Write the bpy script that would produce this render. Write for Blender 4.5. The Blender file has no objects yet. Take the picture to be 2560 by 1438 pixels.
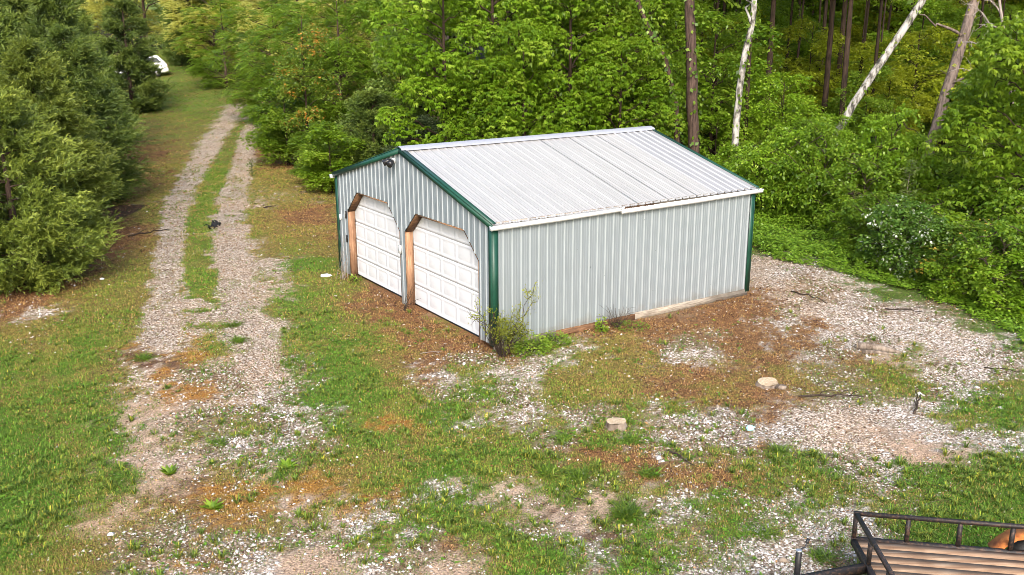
import bpy, math, random
import numpy as np
from mathutils import Matrix, Vector

# ------------------------------------------------------------------ camera, world, sun, exposure
SC = bpy.context.scene
COL = SC.collection
F_PX, PITCH, ROLL, CAM_H = 2359.94, 0.2749, 0.0032, 6.7866      # fitted from the shed's corners
cam_d = bpy.data.cameras.new("camera"); cam_d.sensor_width = 36.0
cam_d.lens = F_PX / 2560 * 36; cam_d.clip_start = 0.1; cam_d.clip_end = 2000
cam = bpy.data.objects.new("camera", cam_d); COL.objects.link(cam)
cam.matrix_world = Matrix.Translation((0, 0, CAM_H)) @ Matrix.Rotation(math.pi/2 - PITCH, 4, 'X') @ Matrix.Rotation(-ROLL, 4, 'Z')
SC.camera = cam

SUN_EL, SUN_AZ = math.radians(36), math.radians(178)             # azimuth clockwise from +Y: behind the camera
w = bpy.data.worlds.new("World"); SC.world = w; w.use_nodes = True
nt = w.node_tree; bg = nt.nodes["Background"]
sky = nt.nodes.new("ShaderNodeTexSky"); sky.sky_type = 'NISHITA'; sky.sun_disc = False
sky.sun_elevation = SUN_EL; sky.sun_rotation = SUN_AZ
sky.air_density = 1.0; sky.dust_density = 3.5; sky.ozone_density = 1.0
nt.links.new(sky.outputs[0], bg.inputs[0]); bg.inputs[1].default_value = 0.15
sd = bpy.data.lights.new("sun", 'SUN'); sd.energy = 1.3; sd.angle = math.radians(20); sd.color = (1, 0.965, 0.915)
sun = bpy.data.objects.new("sun", sd); COL.objects.link(sun)
sv = Vector((math.sin(SUN_AZ)*math.cos(SUN_EL), math.cos(SUN_AZ)*math.cos(SUN_EL), math.sin(SUN_EL)))
sun.rotation_euler = sv.to_track_quat('Z', 'Y').to_euler()
sun.location = (6, -10, 25)
SC.view_settings.view_transform = 'Standard'; SC.view_settings.look = 'None'
SC.view_settings.exposure = 1.5; SC.view_settings.gamma = 1.0
SC.render.engine = 'CYCLES'
SC.cycles.filter_width = 0.8
SC.cycles.max_bounces = 8; SC.cycles.diffuse_bounces = 3; SC.cycles.transmission_bounces = 4

rng = np.random.default_rng(11)

# ------------------------------------------------------------------ helpers
def hz(x, y):
    """height of the terrain: level round the shed, rising gently beyond it"""
    d = np.clip(np.asarray(y, float) - 36, 0, None); d2 = np.clip(d, 0, 40)
    return 0.0013*d2**2 + 0.104*np.clip(d - 40, 0, None)

def P(px, y):
    """a ground point at distance y whose column in the photo (2560 wide) is px"""
    z = float(hz(0, y))
    dep = y*math.cos(PITCH) + (CAM_H - z)*math.sin(PITCH)
    return ((px - 1280)/F_PX*dep, y, z)

def unit(v):
    v = np.asarray(v, float)
    return v/np.maximum(np.linalg.norm(v, axis=-1, keepdims=True), 1e-9)

def _h(ix, iy, s):
    n = (ix.astype(np.int64)*374761393 + iy.astype(np.int64)*668265263 + s*974634277) & 0x7fffffff
    n = ((n ^ (n >> 13))*1274126177) & 0x7fffffff
    return ((n ^ (n >> 16)) & 0xffff)/65535.0

def noise(x, y, s=0, octaves=1):
    t = 0; a = 1.0; tot = 0
    x = np.asarray(x, float); y = np.asarray(y, float)
    for o in range(octaves):
        ix = np.floor(x); iy = np.floor(y); fx = x - ix; fy = y - iy
        fx = fx*fx*(3 - 2*fx); fy = fy*fy*(3 - 2*fy)
        v = (_h(ix, iy, s+o)*(1-fx) + _h(ix+1, iy, s+o)*fx)*(1-fy) + (_h(ix, iy+1, s+o)*(1-fx) + _h(ix+1, iy+1, s+o)*fx)*fy
        t = t + a*v; tot += a; a *= .55; x = x*2.03 + 17.1; y = y*2.03 + 5.3
    return t/tot

class MB:
    """collects shapes, then links them as ONE mesh object"""
    def __init__(s): s.v = []; s.q = []; s.t = []; s.n = 0; s.tint = []; s.col = []
    def add(s, v, quads=None, tris=None, tint=None, col=None):
        v = np.asarray(v, float).reshape(-1, 3); s.v.append(v)
        if quads is not None and len(quads): s.q.append(np.asarray(quads, np.int64).reshape(-1, 4) + s.n)
        if tris is not None and len(tris): s.t.append(np.asarray(tris, np.int64).reshape(-1, 3) + s.n)
        s.tint.append(np.full(len(v), .5) if tint is None else np.broadcast_to(np.asarray(tint, float), (len(v),)))
        s.col.append(np.full((len(v), 3), .5) if col is None else np.broadcast_to(np.asarray(col, float), (len(v), 3)))
        s.n += len(v); return s
    def box(s, c, d, rot=0.0, tint=None):
        c = np.asarray(c, float); d = np.asarray(d, float)/2
        o = np.array([[x, y, z] for x in (-1, 1) for y in (-1, 1) for z in (-1, 1)], float)*d
        cr, sr = math.cos(rot), math.sin(rot)
        o = np.stack([o[:, 0]*cr - o[:, 1]*sr, o[:, 0]*sr + o[:, 1]*cr, o[:, 2]], -1)
        return s.add(o + c, [[0,1,3,2],[4,6,7,5],[0,4,5,1],[2,3,7,6],[0,2,6,4],[1,5,7,3]], tint=tint)
    def bar(s, a, b, wd, ht, up=(0, 0, 1), tint=None):
        a = np.asarray(a, float); b = np.asarray(b, float); d = unit(b - a)
        sx = unit(np.cross(d, up)); uz = np.cross(sx, d)
        o = [p + sx*i*wd/2 + uz*j*ht/2 for p in (a, b) for i, j in ((-1,-1),(1,-1),(1,1),(-1,1))]
        return s.add(o, [[0,1,2,3],[4,7,6,5],[0,4,5,1],[1,5,6,2],[2,6,7,3],[3,7,4,0]], tint=tint)
    def tube(s, pts, rad, sides=8, cap=True, jitter=0.0, tint=None):
        pts = np.asarray(pts, float); n = len(pts); rad = np.broadcast_to(np.asarray(rad, float), (n,))
        tg = unit(np.gradient(pts, axis=0)); ref = np.array([0.13, 1, .07]) if abs(tg[0][1]) < .9 else np.array([1., 0, 0])
        a = unit(np.cross(tg, ref)); b = np.cross(tg, a)
        th = np.linspace(0, 2*math.pi, sides, endpoint=False)
        r = rad[:, None]*(1 + jitter*(rng.random((n, sides)) - .5))
        v = pts[:, None] + r[..., None]*(np.cos(th)[None, :, None]*a[:, None] + np.sin(th)[None, :, None]*b[:, None])
        i = np.arange(n-1)[:, None]*sides; j = np.arange(sides)[None, :]; k = (j+1) % sides
        q = np.stack([i+j, i+k, i+sides+k, i+sides+j], -1).reshape(-1, 4)
        v = v.reshape(-1, 3); t = []
        if cap:
            v = np.vstack([v, pts[0], pts[-1]]); m = n*sides
            for x in range(sides):
                t.append([m, (x+1) % sides, x]); t.append([m+1, (n-1)*sides + x, (n-1)*sides + (x+1) % sides])
        return s.add(v, q, t, tint=tint)
    def leaves(s, base, axis, up, L, W, fold=.12, droop=.1, tint=None, col=None):
        n = len(base)
        if n == 0: return s
        axis = unit(axis); side = unit(np.cross(axis, up)); nr = np.cross(side, axis)
        L = np.broadcast_to(L, (n,))[:, None]; W = np.broadcast_to(W, (n,))[:, None]
        v = np.stack([base, base + axis*L*.48 + side*W/2 + nr*W*fold, base + axis*L - nr*L*droop, base + axis*L*.48 - side*W/2 + nr*W*fold], 1)
        q = np.arange(n*4).reshape(n, 4)
        ti = None if tint is None else np.repeat(np.broadcast_to(tint, (n,)), 4)
        co = None if col is None else np.repeat(np.broadcast_to(col, (n, 3)), 4, axis=0)
        return s.add(v.reshape(-1, 3), q, tint=ti, col=co)
    def build(s, name, mat, parent=None, smooth=False, col=False, tint=False, at=None):
        v = np.concatenate(s.v)
        if at is not None: v = v - np.asarray(at)
        q = np.concatenate(s.q) if s.q else np.zeros((0, 4), np.int64); t = np.concatenate(s.t) if s.t else np.zeros((0, 3), np.int64)
        me = bpy.data.meshes.new(name)
        me.vertices.add(len(v)); me.vertices.foreach_set("co", v.astype(np.float32).ravel())
        nl = q.size + t.size; me.loops.add(nl)
        me.loops.foreach_set("vertex_index", np.concatenate([q.ravel(), t.ravel()]).astype(np.int32))
        me.polygons.add(len(q) + len(t))
        me.polygons.foreach_set("loop_start", np.concatenate([np.arange(len(q))*4, q.size + np.arange(len(t))*3]).astype(np.int32))
        if smooth: me.polygons.foreach_set("use_smooth", np.ones(len(q) + len(t), bool))
        if tint:
            a = me.attributes.new("tint", 'FLOAT', 'POINT'); a.data.foreach_set("value", np.concatenate(s.tint).astype(np.float32))
        if col:
            c = np.concatenate(s.col); c = np.hstack([c, np.ones((len(c), 1))])
            a = me.attributes.new("col", 'FLOAT_COLOR', 'POINT'); a.data.foreach_set("color", c.astype(np.float32).ravel())
        me.update(calc_edges=True)
        if mat: me.materials.append(mat)
        o = bpy.data.objects.new(name, me); COL.objects.link(o)
        if parent: o.parent = parent
        if at is not None and not parent: o.location = at
        return o

def tag(o, label=None, cat=None, group=None, kind=None):
    if label: o["label"] = label
    if cat: o["category"] = cat
    if group: o["group"] = group
    if kind: o["kind"] = kind
    return o
def thing(name, loc, label, cat, group=None, rz=0.0):
    o = bpy.data.objects.new(name, None); COL.objects.link(o); o.location = loc; o.rotation_euler = (0, 0, rz)
    o.empty_display_size = .2
    return tag(o, label, cat, group)
KIDS = {}
def kids(o): return [c for c in bpy.data.objects if c.parent is o]
def copy_tree(o, loc, rz, sc, label, group=None, mats=None):
    """a thing and copies of its parts and sub-parts (mesh data shared)"""
    r = o.copy(); COL.objects.link(r); r.location = loc; r.rotation_euler = (0, 0, rz)
    r.scale = sc if hasattr(sc, '__len__') else (sc, sc, sc)
    r["label"] = label
    if group: r["group"] = group
    elif "group" in r: del r["group"]
    for ch in KIDS[o.name]:
        c = ch.copy(); COL.objects.link(c); c.parent = r
        k = ch.name.split('.')[0]
        if mats and k in mats:
            c.material_slots[0].link = 'OBJECT'; c.material_slots[0].material = mats[k]
    return r

# ------------------------------------------------------------------ materials
def mat_new(name):
    m = bpy.data.materials.new(name); m.use_nodes = True
    nt = m.node_tree; b = nt.nodes["Principled BSDF"]; return m, nt, b
def N(nt, t, **kw):
    n = nt.nodes.new(t)
    for k, v in kw.items(): setattr(n, k, v)
    return n
def ramp(nt, fac, stops):
    r = N(nt, "ShaderNodeValToRGB"); e = r.color_ramp.elements
    while len(e) < len(stops): e.new(.5)
    for x, (p, c) in zip(e, stops): x.position = p; x.color = (*c, 1)
    nt.links.new(fac, r.inputs[0]); return r.outputs[0]
def coords(nt, scale=(1, 1, 1), obj=True):
    tc = N(nt, "ShaderNodeTexCoord"); mp = N(nt, "ShaderNodeMapping"); mp.inputs["Scale"].default_value = scale
    nt.links.new(tc.outputs["Object"], mp.inputs[0]); return mp.outputs[0]
def noise_n(nt, vec, scale, detail=4, rough=.6):
    n = N(nt, "ShaderNodeTexNoise"); n.inputs["Scale"].default_value = scale; n.inputs["Detail"].default_value = detail
    n.inputs["Roughness"].default_value = rough
    if vec is not None: nt.links.new(vec, n.inputs["Vector"])
    return n.outputs["Fac"]
def mix(nt, fac, a, b, mode='MIX'):
    m = N(nt, "ShaderNodeMix", data_type='RGBA', blend_type=mode)
    for s, v in ((m.inputs[0], fac), (m.inputs[6], a), (m.inputs[7], b)):
        if hasattr(v, 'links'): nt.links.new(v, s)
        elif isinstance(v, (int, float)): s.default_value = v
        else: s.default_value = (*v, 1)
    return m.outputs[2]
def bump(nt, b, h, dist=.01, strength=.6):
    n = N(nt, "ShaderNodeBump"); n.inputs["Distance"].default_value = dist; n.inputs["Strength"].default_value = strength
    nt.links.new(h, n.inputs["Height"]); nt.links.new(n.outputs[0], b.inputs["Normal"])

def simple(name, c1, c2, scale=6, rough=.7, metal=0.0, stretch=(1, 1, 1), bd=0.0, spec=.4, lo=.35, hi=.65):
    m, nt, b = mat_new(name); v = coords(nt, stretch); f = noise_n(nt, v, scale)
    c = ramp(nt, f, [(lo, c1), (hi, c2)]); nt.links.new(c, b.inputs["Base Color"])
    b.inputs["Roughness"].default_value = rough; b.inputs["Metallic"].default_value = metal; b.inputs["Specular IOR Level"].default_value = spec
    if bd: bump(nt, b, f, bd)
    return m

def leaf_mat(name, dark, mid, light, trans=.5, rough=.5, var=.14, tip=None, tipat=.9):
    m, nt, b = mat_new(name)
    at = N(nt, "ShaderNodeAttribute", attribute_name="tint")
    c = ramp(nt, at.outputs["Fac"], [(0.0, dark), (.5, mid), (1.0, light)] if tip is None else [(0.0, dark), (.5, mid), (tipat - .03, light), (tipat, tip)])
    oi = N(nt, "ShaderNodeObjectInfo"); hs = N(nt, "ShaderNodeHueSaturation")
    mr = N(nt, "ShaderNodeMapRange"); mr.inputs[3].default_value = 1 - var; mr.inputs[4].default_value = 1 + var
    nt.links.new(oi.outputs["Random"], mr.inputs[0]); nt.links.new(mr.outputs[0], hs.inputs["Value"]); nt.links.new(c, hs.inputs["Color"])
    c = hs.outputs[0]
    nt.links.new(c, b.inputs["Base Color"]); b.inputs["Roughness"].default_value = rough - .08; b.inputs["Specular IOR Level"].default_value = .5
    tr = N(nt, "ShaderNodeBsdfTranslucent"); tcol = mix(nt, .5, c, (light[0]*1.3, light[1]*1.2, light[2]*.7)); nt.links.new(tcol, tr.inputs[0])
    mx = N(nt, "ShaderNodeMixShader"); mx.inputs[0].default_value = trans
    nt.links.new(b.outputs[0], mx.inputs[1]); nt.links.new(tr.outputs[0], mx.inputs[2])
    nt.links.new(mx.outputs[0], nt.nodes["Material Output"].inputs[0]); return m

def attr_mat(name, trans=0.0, rough=.8, rand=0.0):
    m, nt, b = mat_new(name); at = N(nt, "ShaderNodeAttribute", attribute_name="col")
    nt.links.new(at.outputs["Color"], b.inputs["Base Color"]); b.inputs["Roughness"].default_value = rough; b.inputs["Specular IOR Level"].default_value = .25
    if trans:
        tr = N(nt, "ShaderNodeBsdfTranslucent"); nt.links.new(at.outputs["Color"], tr.inputs[0])
        mx = N(nt, "ShaderNodeMixShader"); mx.inputs[0].default_value = trans
        nt.links.new(b.outputs[0], mx.inputs[1]); nt.links.new(tr.outputs[0], mx.inputs[2]); nt.links.new(mx.outputs[0], nt.nodes["Material Output"].inputs[0])
    return m

def metal_sheet(name, base, dirt, rough=.38, metal=.35, streak=(9, 9, .5), amt=.5, ribs=None, spots=.35, splash=False):
    m, nt, b = mat_new(name); v = coords(nt, streak); f = noise_n(nt, v, 1.0, 5, .65)
    f2 = noise_n(nt, coords(nt), 3.0, 6, .7)
    c = ramp(nt, f, [(.3, dirt), (.62, base)]); c = mix(nt, amt, base, c)
    sp = ramp(nt, f2, [(.62, (0, 0, 0)), (.74, (1, 1, 1))]); c = mix(nt, N_scale(nt, sp, spots), c, dirt)
    nt.links.new(c, b.inputs["Base Color"]); b.inputs["Metallic"].default_value = metal
    rr = ramp(nt, f2, [(.3, (rough - .08,)*3), (.7, (rough + .14,)*3)]); nt.links.new(rr, b.inputs["Roughness"])
    bump(nt, b, f2, .004, .25)
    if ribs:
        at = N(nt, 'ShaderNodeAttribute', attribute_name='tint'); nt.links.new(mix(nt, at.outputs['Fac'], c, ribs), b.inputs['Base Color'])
    if splash:
        sx = N(nt, 'ShaderNodeSeparateXYZ'); nt.links.new(coords(nt), sx.inputs[0]); ad = N(nt, 'ShaderNodeMath', operation='MULTIPLY_ADD'); nt.links.new(f2, ad.inputs[0]); ad.inputs[1].default_value = .75; nt.links.new(sx.outputs[2], ad.inputs[2])
        sf = ramp(nt, ad.outputs[0], [(.40, (.55,)*3), (.72, (0,)*3)]); src = b.inputs['Base Color'].links[0].from_socket; nt.links.new(mix(nt, sf, src, (.20, .17, .12)), b.inputs['Base Color'])
    return m
def N_scale(nt, s, k):
    n = N(nt, "ShaderNodeMath", operation='MULTIPLY'); nt.links.new(s, n.inputs[0]); n.inputs[1].default_value = k; return n.outputs[0]

def wood(name, c1, c2, c3, stretch, rough=.75, knots=True, scale=3.0):
    m, nt, b = mat_new(name); v = coords(nt, stretch); f = noise_n(nt, v, scale, 7, .7)
    c = ramp(nt, f, [(.3, c1), (.5, c2), (.68, c3)])
    f2 = noise_n(nt, coords(nt), 1.3, 3); c = mix(nt, ramp(nt, f2, [(.45, (0,)*3), (.7, (.75,)*3)]), c, c1)
    nt.links.new(c, b.inputs["Base Color"]); b.inputs["Roughness"].default_value = rough; b.inputs["Specular IOR Level"].default_value = .25
    bump(nt, b, f, .006, .7); return m

def bark(name, c1, c2, scale=(14, 14, 2.0), bd=.03):
    m, nt, b = mat_new(name); v = coords(nt, scale); f = noise_n(nt, v, 1.0, 7, .7)
    c = ramp(nt, f, [(.35, c1), (.65, c2)]); nt.links.new(c, b.inputs["Base Color"]); b.inputs["Roughness"].default_value = .9
    b.inputs["Specular IOR Level"].default_value = .15
    bump(nt, b, f, bd, 1.0); return m
def white_bark(name):
    m, nt, b = mat_new(name); v = coords(nt, (5, 5, 2.2)); f = noise_n(nt, v, 1.0, 6, .65)
    c = ramp(nt, f, [(.38, (.03, .027, .022)), (.46, (.14, .13, .11)), (.54, (.32, .305, .28)), (.75, (.45, .44, .41))])
    nt.links.new(c, b.inputs["Base Color"]); b.inputs["Roughness"].default_value = .8; bump(nt, b, f, .01, .6); return m

M = {}
M['wall'] = metal_sheet("galvanised siding", (.265, .30, .32), (.205, .235, .25), .34, .35, (16, 16, .4), .8, (.40, .445, .465), 0, True)  # paler rib colour paints in the sky reflection along the ribs
M['front'] = metal_sheet("galvanised gable siding", (.235, .275, .305), (.19, .22, .245), .34, .35, (16, 16, .4), .7, (.40, .445, .475), 0, True)  # darker copy of the siding: the gable's dimmer light and rib glints painted in
M['roof'] = metal_sheet("galvanised roof sheet", (.44, .43, .41), (.325, .315, .30), .36, .3, (7, .6, .6), .7)
M['ridge'] = metal_sheet("grey ridge flashing", (.38, .39, .42), (.30, .31, .33), .4, .35)
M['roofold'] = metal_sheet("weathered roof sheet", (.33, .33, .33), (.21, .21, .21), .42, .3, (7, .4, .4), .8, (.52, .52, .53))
M['white'] = metal_sheet("white painted metal", (.72, .73, .73), (.52, .52, .50), .45, 0.0, (4, 4, .6), .35)
M['door'] = metal_sheet("white door paint", (.55, .56, .58), (.48, .48, .48), .42, 0.0, (3, 3, 1), .3)
M['green'] = simple("dark green painted trim", (.006, .042, .026), (.010, .058, .036), 5, .42, 0.0)
M['woodnew'] = wood("bare orange framing timber", (.14, .07, .038), (.31, .175, .10), (.42, .27, .17), (12, 12, .8))
M['woodold'] = wood("weathered grey board", (.09, .07, .052), (.25, .215, .17), (.37, .325, .265), (.8, 12, 12))
M['wooddark'] = wood("damp brown board", (.035, .018, .009), (.13, .065, .030), (.24, .13, .065), (1.2, 9, 9))
M['deck'] = wood("worn tan deck planks", (.15, .085, .05), (.31, .20, .125), (.46, .34, .235), (.5, 9, 4), scale=1.8)
M['rail'] = simple("chipped black paint with rust", (.016, .014, .014), (.10, .055, .035), 26, .6, 0.2, bd=.004, lo=.48, hi=.72)
M['black'] = simple("gloss black paint", (.010, .010, .012), (.022, .022, .024), 8, .25)
M['steel'] = simple("bare steel", (.45, .45, .46), (.62, .62, .63), 8, .3, .9)
M['rust'] = simple("rusty orange steel", (.20, .055, .014), (.48, .16, .035), 9, .85, bd=.006)
M['tyre'] = simple("black rubber", (.014, .014, .014), (.03, .03, .03), 10, .8)
M['glass'] = simple("dark tinted glass", (.02, .024, .028), (.03, .035, .04), 2, .06)
M['carwhite'] = simple("white car paint", (.74, .75, .76), (.80, .80, .81), 2, .2)
M['redlamp'] = simple("red lamp lens", (.35, .01, .01), (.45, .02, .015), 3, .2)
M['grey'] = simple("light grey plastic", (.42, .43, .42), (.52, .53, .52), 6, .5)
M['cyan'] = simple("pale blue plastic", (.30, .66, .70), (.42, .78, .80), 12, .4)
M['paper'] = simple("crumpled white litter", (.62, .62, .64), (.80, .80, .80), 20, .7)
M['cutwood'] = wood("sawn log face", (.20, .13, .07), (.40, .31, .20), (.56, .48, .37), (11, 11, 11))
M['deadbark'] = bark("dead grey bark", (.06, .042, .03), (.27, .22, .175), (9, 9, 3), .02)
M['twig'] = bark("dark twig bark", (.020, .014, .010), (.075, .055, .042))
M['bark'] = bark("brown furrowed bark", (.022, .015, .012), (.10, .066, .052))
M['barkgrey'] = bark("grey brown flaky bark", (.055, .042, .034), (.24, .185, .155), (9, 9, 1.6), .04)
M['barkdark'] = bark("dark damp bark", (.014, .010, .007), (.055, .036, .026))
M['barkwhite'] = white_bark("white flaking bark")
M['greytwig'] = bark("pale bare twig", (.16, .13, .11), (.34, .30, .26))
# foliage: dark, mid, light real-world leaf colours
M['lf_bright'] = leaf_mat("bright spring leaf", (.045, .105, .006), (.15, .28, .012), (.38, .50, .06))
M['lf_mid'] = leaf_mat("mid green leaf", (.036, .09, .007), (.12, .225, .013), (.29, .40, .045))
M['lf_yellow'] = leaf_mat("yellow green leaf", (.08, .115, .006), (.23, .285, .014), (.42, .46, .04))
M['lf_olive'] = leaf_mat("olive fine leaf", (.065, .095, .008), (.18, .215, .015), (.33, .36, .035))
M['lf_deep'] = leaf_mat("deep woodland leaf", (.045, .095, .007), (.115, .21, .012), (.22, .33, .03))
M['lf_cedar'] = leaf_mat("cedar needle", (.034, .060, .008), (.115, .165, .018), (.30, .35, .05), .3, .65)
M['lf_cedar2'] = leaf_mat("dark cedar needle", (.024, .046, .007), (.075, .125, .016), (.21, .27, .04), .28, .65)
M['lf_cedarblue'] = leaf_mat("grey green cedar needle", (.022, .042, .014), (.06, .095, .034), (.13, .17, .065), .2, .65)
M['lf_orange'] = leaf_mat("leaf with orange tips", (.045, .10, .010), (.13, .22, .02), (.27, .33, .05), tip=(.62, .24, .045), tipat=.84)
M['lf_amber'] = leaf_mat("shrub leaf with amber flecks", (.04, .09, .010), (.11, .20, .018), (.20, .28, .03), tip=(.60, .38, .06), tipat=.78)
M['lf_flower'] = leaf_mat("shrub leaf with white blossom", (.035, .09, .012), (.09, .185, .022), (.17, .27, .04), tip=(.78, .79, .70), tipat=.79)
M['lf_pale'] = leaf_mat("pale sapling leaf", (.09, .15, .02), (.20, .30, .055), (.36, .46, .12))
M['lf_lime'] = leaf_mat("lime green leaf", (.06, .12, .007), (.17, .29, .014), (.34, .45, .05))
M['lf_gold'] = leaf_mat("pale gold leaf", (.16, .18, .02), (.40, .42, .08), (.66, .66, .24), .5)
M['lf_cover'] = leaf_mat("ground cover leaf", (.05, .12, .007), (.125, .245, .013), (.27, .40, .04), .4)
M['grass'] = attr_mat("grass blade", .25, .65)
M['stone'] = attr_mat("gravel stone", 0, .9)
M['litter'] = attr_mat("dead leaf", .1, .85)

# ------------------------------------------------------------------ the ground: what covers it, cell by cell in metres
# G lush grass, g short thin grass, y olive dry grass, b brown litter, o orange moss, w white gravel, p fine drive gravel,
# m gravel with grass coming through, d tan bare soil, t dark bare soil, k woodland floor, f bright ground cover, s under the shed
TRACE = {
220:"kkkkkkGGGgkkkkkkkkkkkkkkkkkkkkkkkkkkkkkk",
260:"kkkkkkgGGgkkkkkkkkkkkkkkkkkkkkkkkkkkkkkk",
300:"kkkkkyygggbkkkkkkkkkkkkkkkkkkkkkkkkkkkkk",
340:"kkkkbyygggbykkkkkkkkkkkkkkkkkkkkkkkkkkkk",
380:"kkkkbbygggbbykkkkkkkkkkkkkkkkkkkkkkkkkkk",
420:"kkkkbbygggybyykkkkkkkkkkkkkkkkkkkkkkkkkk",
460:"kkkkbyyyggyybyykkkkkkkkkkkkkkkkkkkkkkkkk",
500:"kkkkbygggpyybyykkkkkkkkkkkkkkkkkkkkkkkkk",
540:"kkkbbyggpgybbybssssssssssssssfffkkkkkkkk",
580:"kkkbbbygpgyyybbssssssssssssssffffkkkkkkk",
620:"kkkbbyygppygyybssssssssssssssfffffkkkkkk",
660:"kkkbygyypppGGgbssssssssssssssppwffkkkkkk",
700:"kkbyggyppgpgggbsssssssssssssspwmwffkkkkk",
740:"bbyggyyppgpGggbbssssssssssssbbpmmwfffkkk",
780:"bwygggypppgGggbbbssssssssssbbbmpwwmwmfff",
820:"yygggyppgppgGggbbgbbsssbbbbbbbwbwwwwwmff",
860:"gygGgopogppggGygbbbbGgwyybmmbbbbwmwwwwwf",
900:"GggGgttogppmGGgybbmbmwgyyywwbybwmbdgwwwm",
940:"GgGgypommmpmGGGybwgwwgygyybbybyymyggwmwm",
980:"gggGypoompwmGGGggmGmmggygybyybbymmggmwgg",
1020:"GggGgdppmmmwGGGggGgwwgmmgwgybbbppppwwGGG",
1060:"GGgGGdpmmgmmmGGoGGwgwgwmggmwmbwpppwwwggG",
1100:"GGgGGdmgmwmwmGGygGgggmggGmwmwbwppppdwwww",
1140:"GGGggdpmmwGgbGgygGGgGGgbbbmmgmggwpwdddwG",
1180:"GGGgGddmymdGoyggGGGgggGgbbbgbggGmmwGmGGG",
1220:"GGgGydtooooyooogGwdddGGmggmbbgmgGgmgggGG",
1260:"GGGgddyooooddgommGGmdGGddmwwGmwGmggmGGGG",
1300:"GgGydymoooydmwmwGGGgdtdGGgwwgmwwwwgGGGGG",
1340:"GggyymmommmmgwgmwgGGmttGGGgmGwgwwwwGGGGG",
1380:"GgyyymmomwmmmmgmmbgggtwmGGgmgwwwmwmGGGGG",
1420:"ggyymmpomwdwddwmdmmgGGdmGmwmwwwwmmgGGGGG",
}
# the trace above follows the photo's ground in rows; here it is cast down onto the terrain as two grids in metres
_ty = np.array(sorted(TRACE)); _tg = np.array([[ord(c) for c in TRACE[k]] for k in _ty])
def _cast(x0, y0, nx, ny, cs):
    x = x0 + (np.arange(nx) + .5)*cs; y = y0 + (np.arange(ny) + .5)*cs; x, y = np.meshgrid(x, y); z = hz(x, y)
    dep = y*math.cos(PITCH) + (CAM_H - z)*math.sin(PITCH); h = y*math.sin(PITCH) - (CAM_H - z)*math.cos(PITCH)
    px = 1280 + F_PX*x/dep; py = 719 - F_PX*h/dep
    r = np.abs(_ty[:, None, None] - py[None]).argmin(0); c = np.clip(px//64, 0, 39).astype(int); g = _tg[r, c]
    g = np.where(px < -64, np.where(py < 700, ord('k'), ord('G')), g); g = np.where(px > 2660, np.where(py < 950, ord('k'), ord('G')), g)
    g = np.where(py > 1478, np.where((px > 400) & (px < 2200), ord('m'), ord('G')), g); g = np.where(py < 205, np.where((px > 380) & (px < 640), ord('G'), ord('k')), g)
    return g
CLS = "GgyobwpmdtkfS"
CCOL = np.array([(.09, .125, .02), (.135, .12, .028), (.15, .115, .03), (.29, .14, .028), (.165, .082, .036), (.48, .445, .40), (.46, .385, .31),
                 (.26, .20, .14), (.40, .29, .205), (.11, .06, .035), (.060, .038, .022), (.07, .105, .02), (.19, .12, .07)])
LEFT = [(-19.22,66.89,.62),(-16.82,53.51,.62),(-14.87,44.34,.58),(-13.69,38.81,.56),(-12.28,33.82,.5),(-10.65,28.75,.46),(-9.44,24.94,.46),(-8.46,21.65,.5),(-7.91,19.87,.5)]
RIGHT = [(-16.9,63.0,.6),(-15.59,56.27,.6),(-14.2,50.84,.56),(-12.68,43.75,.54),(-11.09,36.99,.66),(-9.85,32.37,.6),(-8.74,28.72,.56),(-7.55,24.92,.52),(-6.57,21.95,.5),(-5.74,19.58,.55),(-4.95,17.63,.5)]
MED = [(-17.6,63.1,.3),(-15.19,50.85,.42),(-13.67,43.77,.5),(-12.13,37.01,.4),(-10.93,32.38,.52),(-9.75,28.74,.45),(-8.52,24.93,.48),(-7.65,22.3,.42)]
def _onehot(rows):
    lut = np.zeros(128, int)
    for i, c in enumerate(CLS): lut[ord(c.lower() if c == 'S' else c)] = i
    g = np.eye(13)[lut[rows]]; p = np.pad(g, ((1, 1), (1, 1), (0, 0)), mode='edge')
    b = sum(p[1+i:p.shape[0]-1+i, 1+j:p.shape[1]-1+j] for i in (-1, 0, 1) for j in (-1, 0, 1))/9
    return .55*g + .45*b
NEAR1, FAR1 = _onehot(_cast(-14, 9, 75, 68, .4)), _onehot(_cast(-44, 36, 33, 52, 2.0))
def _samp(g, x0, y0, cs, x, y):
    fx = np.clip((x - x0)/cs - .5, 0, g.shape[1] - 1.001); fy = np.clip((y - y0)/cs - .5, 0, g.shape[0] - 1.001)
    i = fx.astype(int); j = fy.astype(int); a = (fx - i)[:, None]; b = (fy - j)[:, None]
    return (g[j, i]*(1-a) + g[j, i+1]*a)*(1-b) + (g[j+1, i]*(1-a) + g[j+1, i+1]*a)*b
def _line(pl, x, y):
    """signed distance / half width to a polyline of (x, y, half width)"""
    best = np.full(len(x), 9.)
    for (ax, ay, aw), (bx, by, bw) in zip(pl[:-1], pl[1:]):
        dx, dy = bx - ax, by - ay; t = np.clip(((x-ax)*dx + (y-ay)*dy)/(dx*dx + dy*dy), 0, 1)
        d = np.hypot(x - ax - t*dx, y - ay - t*dy)/(aw + t*(bw - aw)); best = np.minimum(best, d)
    return best
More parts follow.
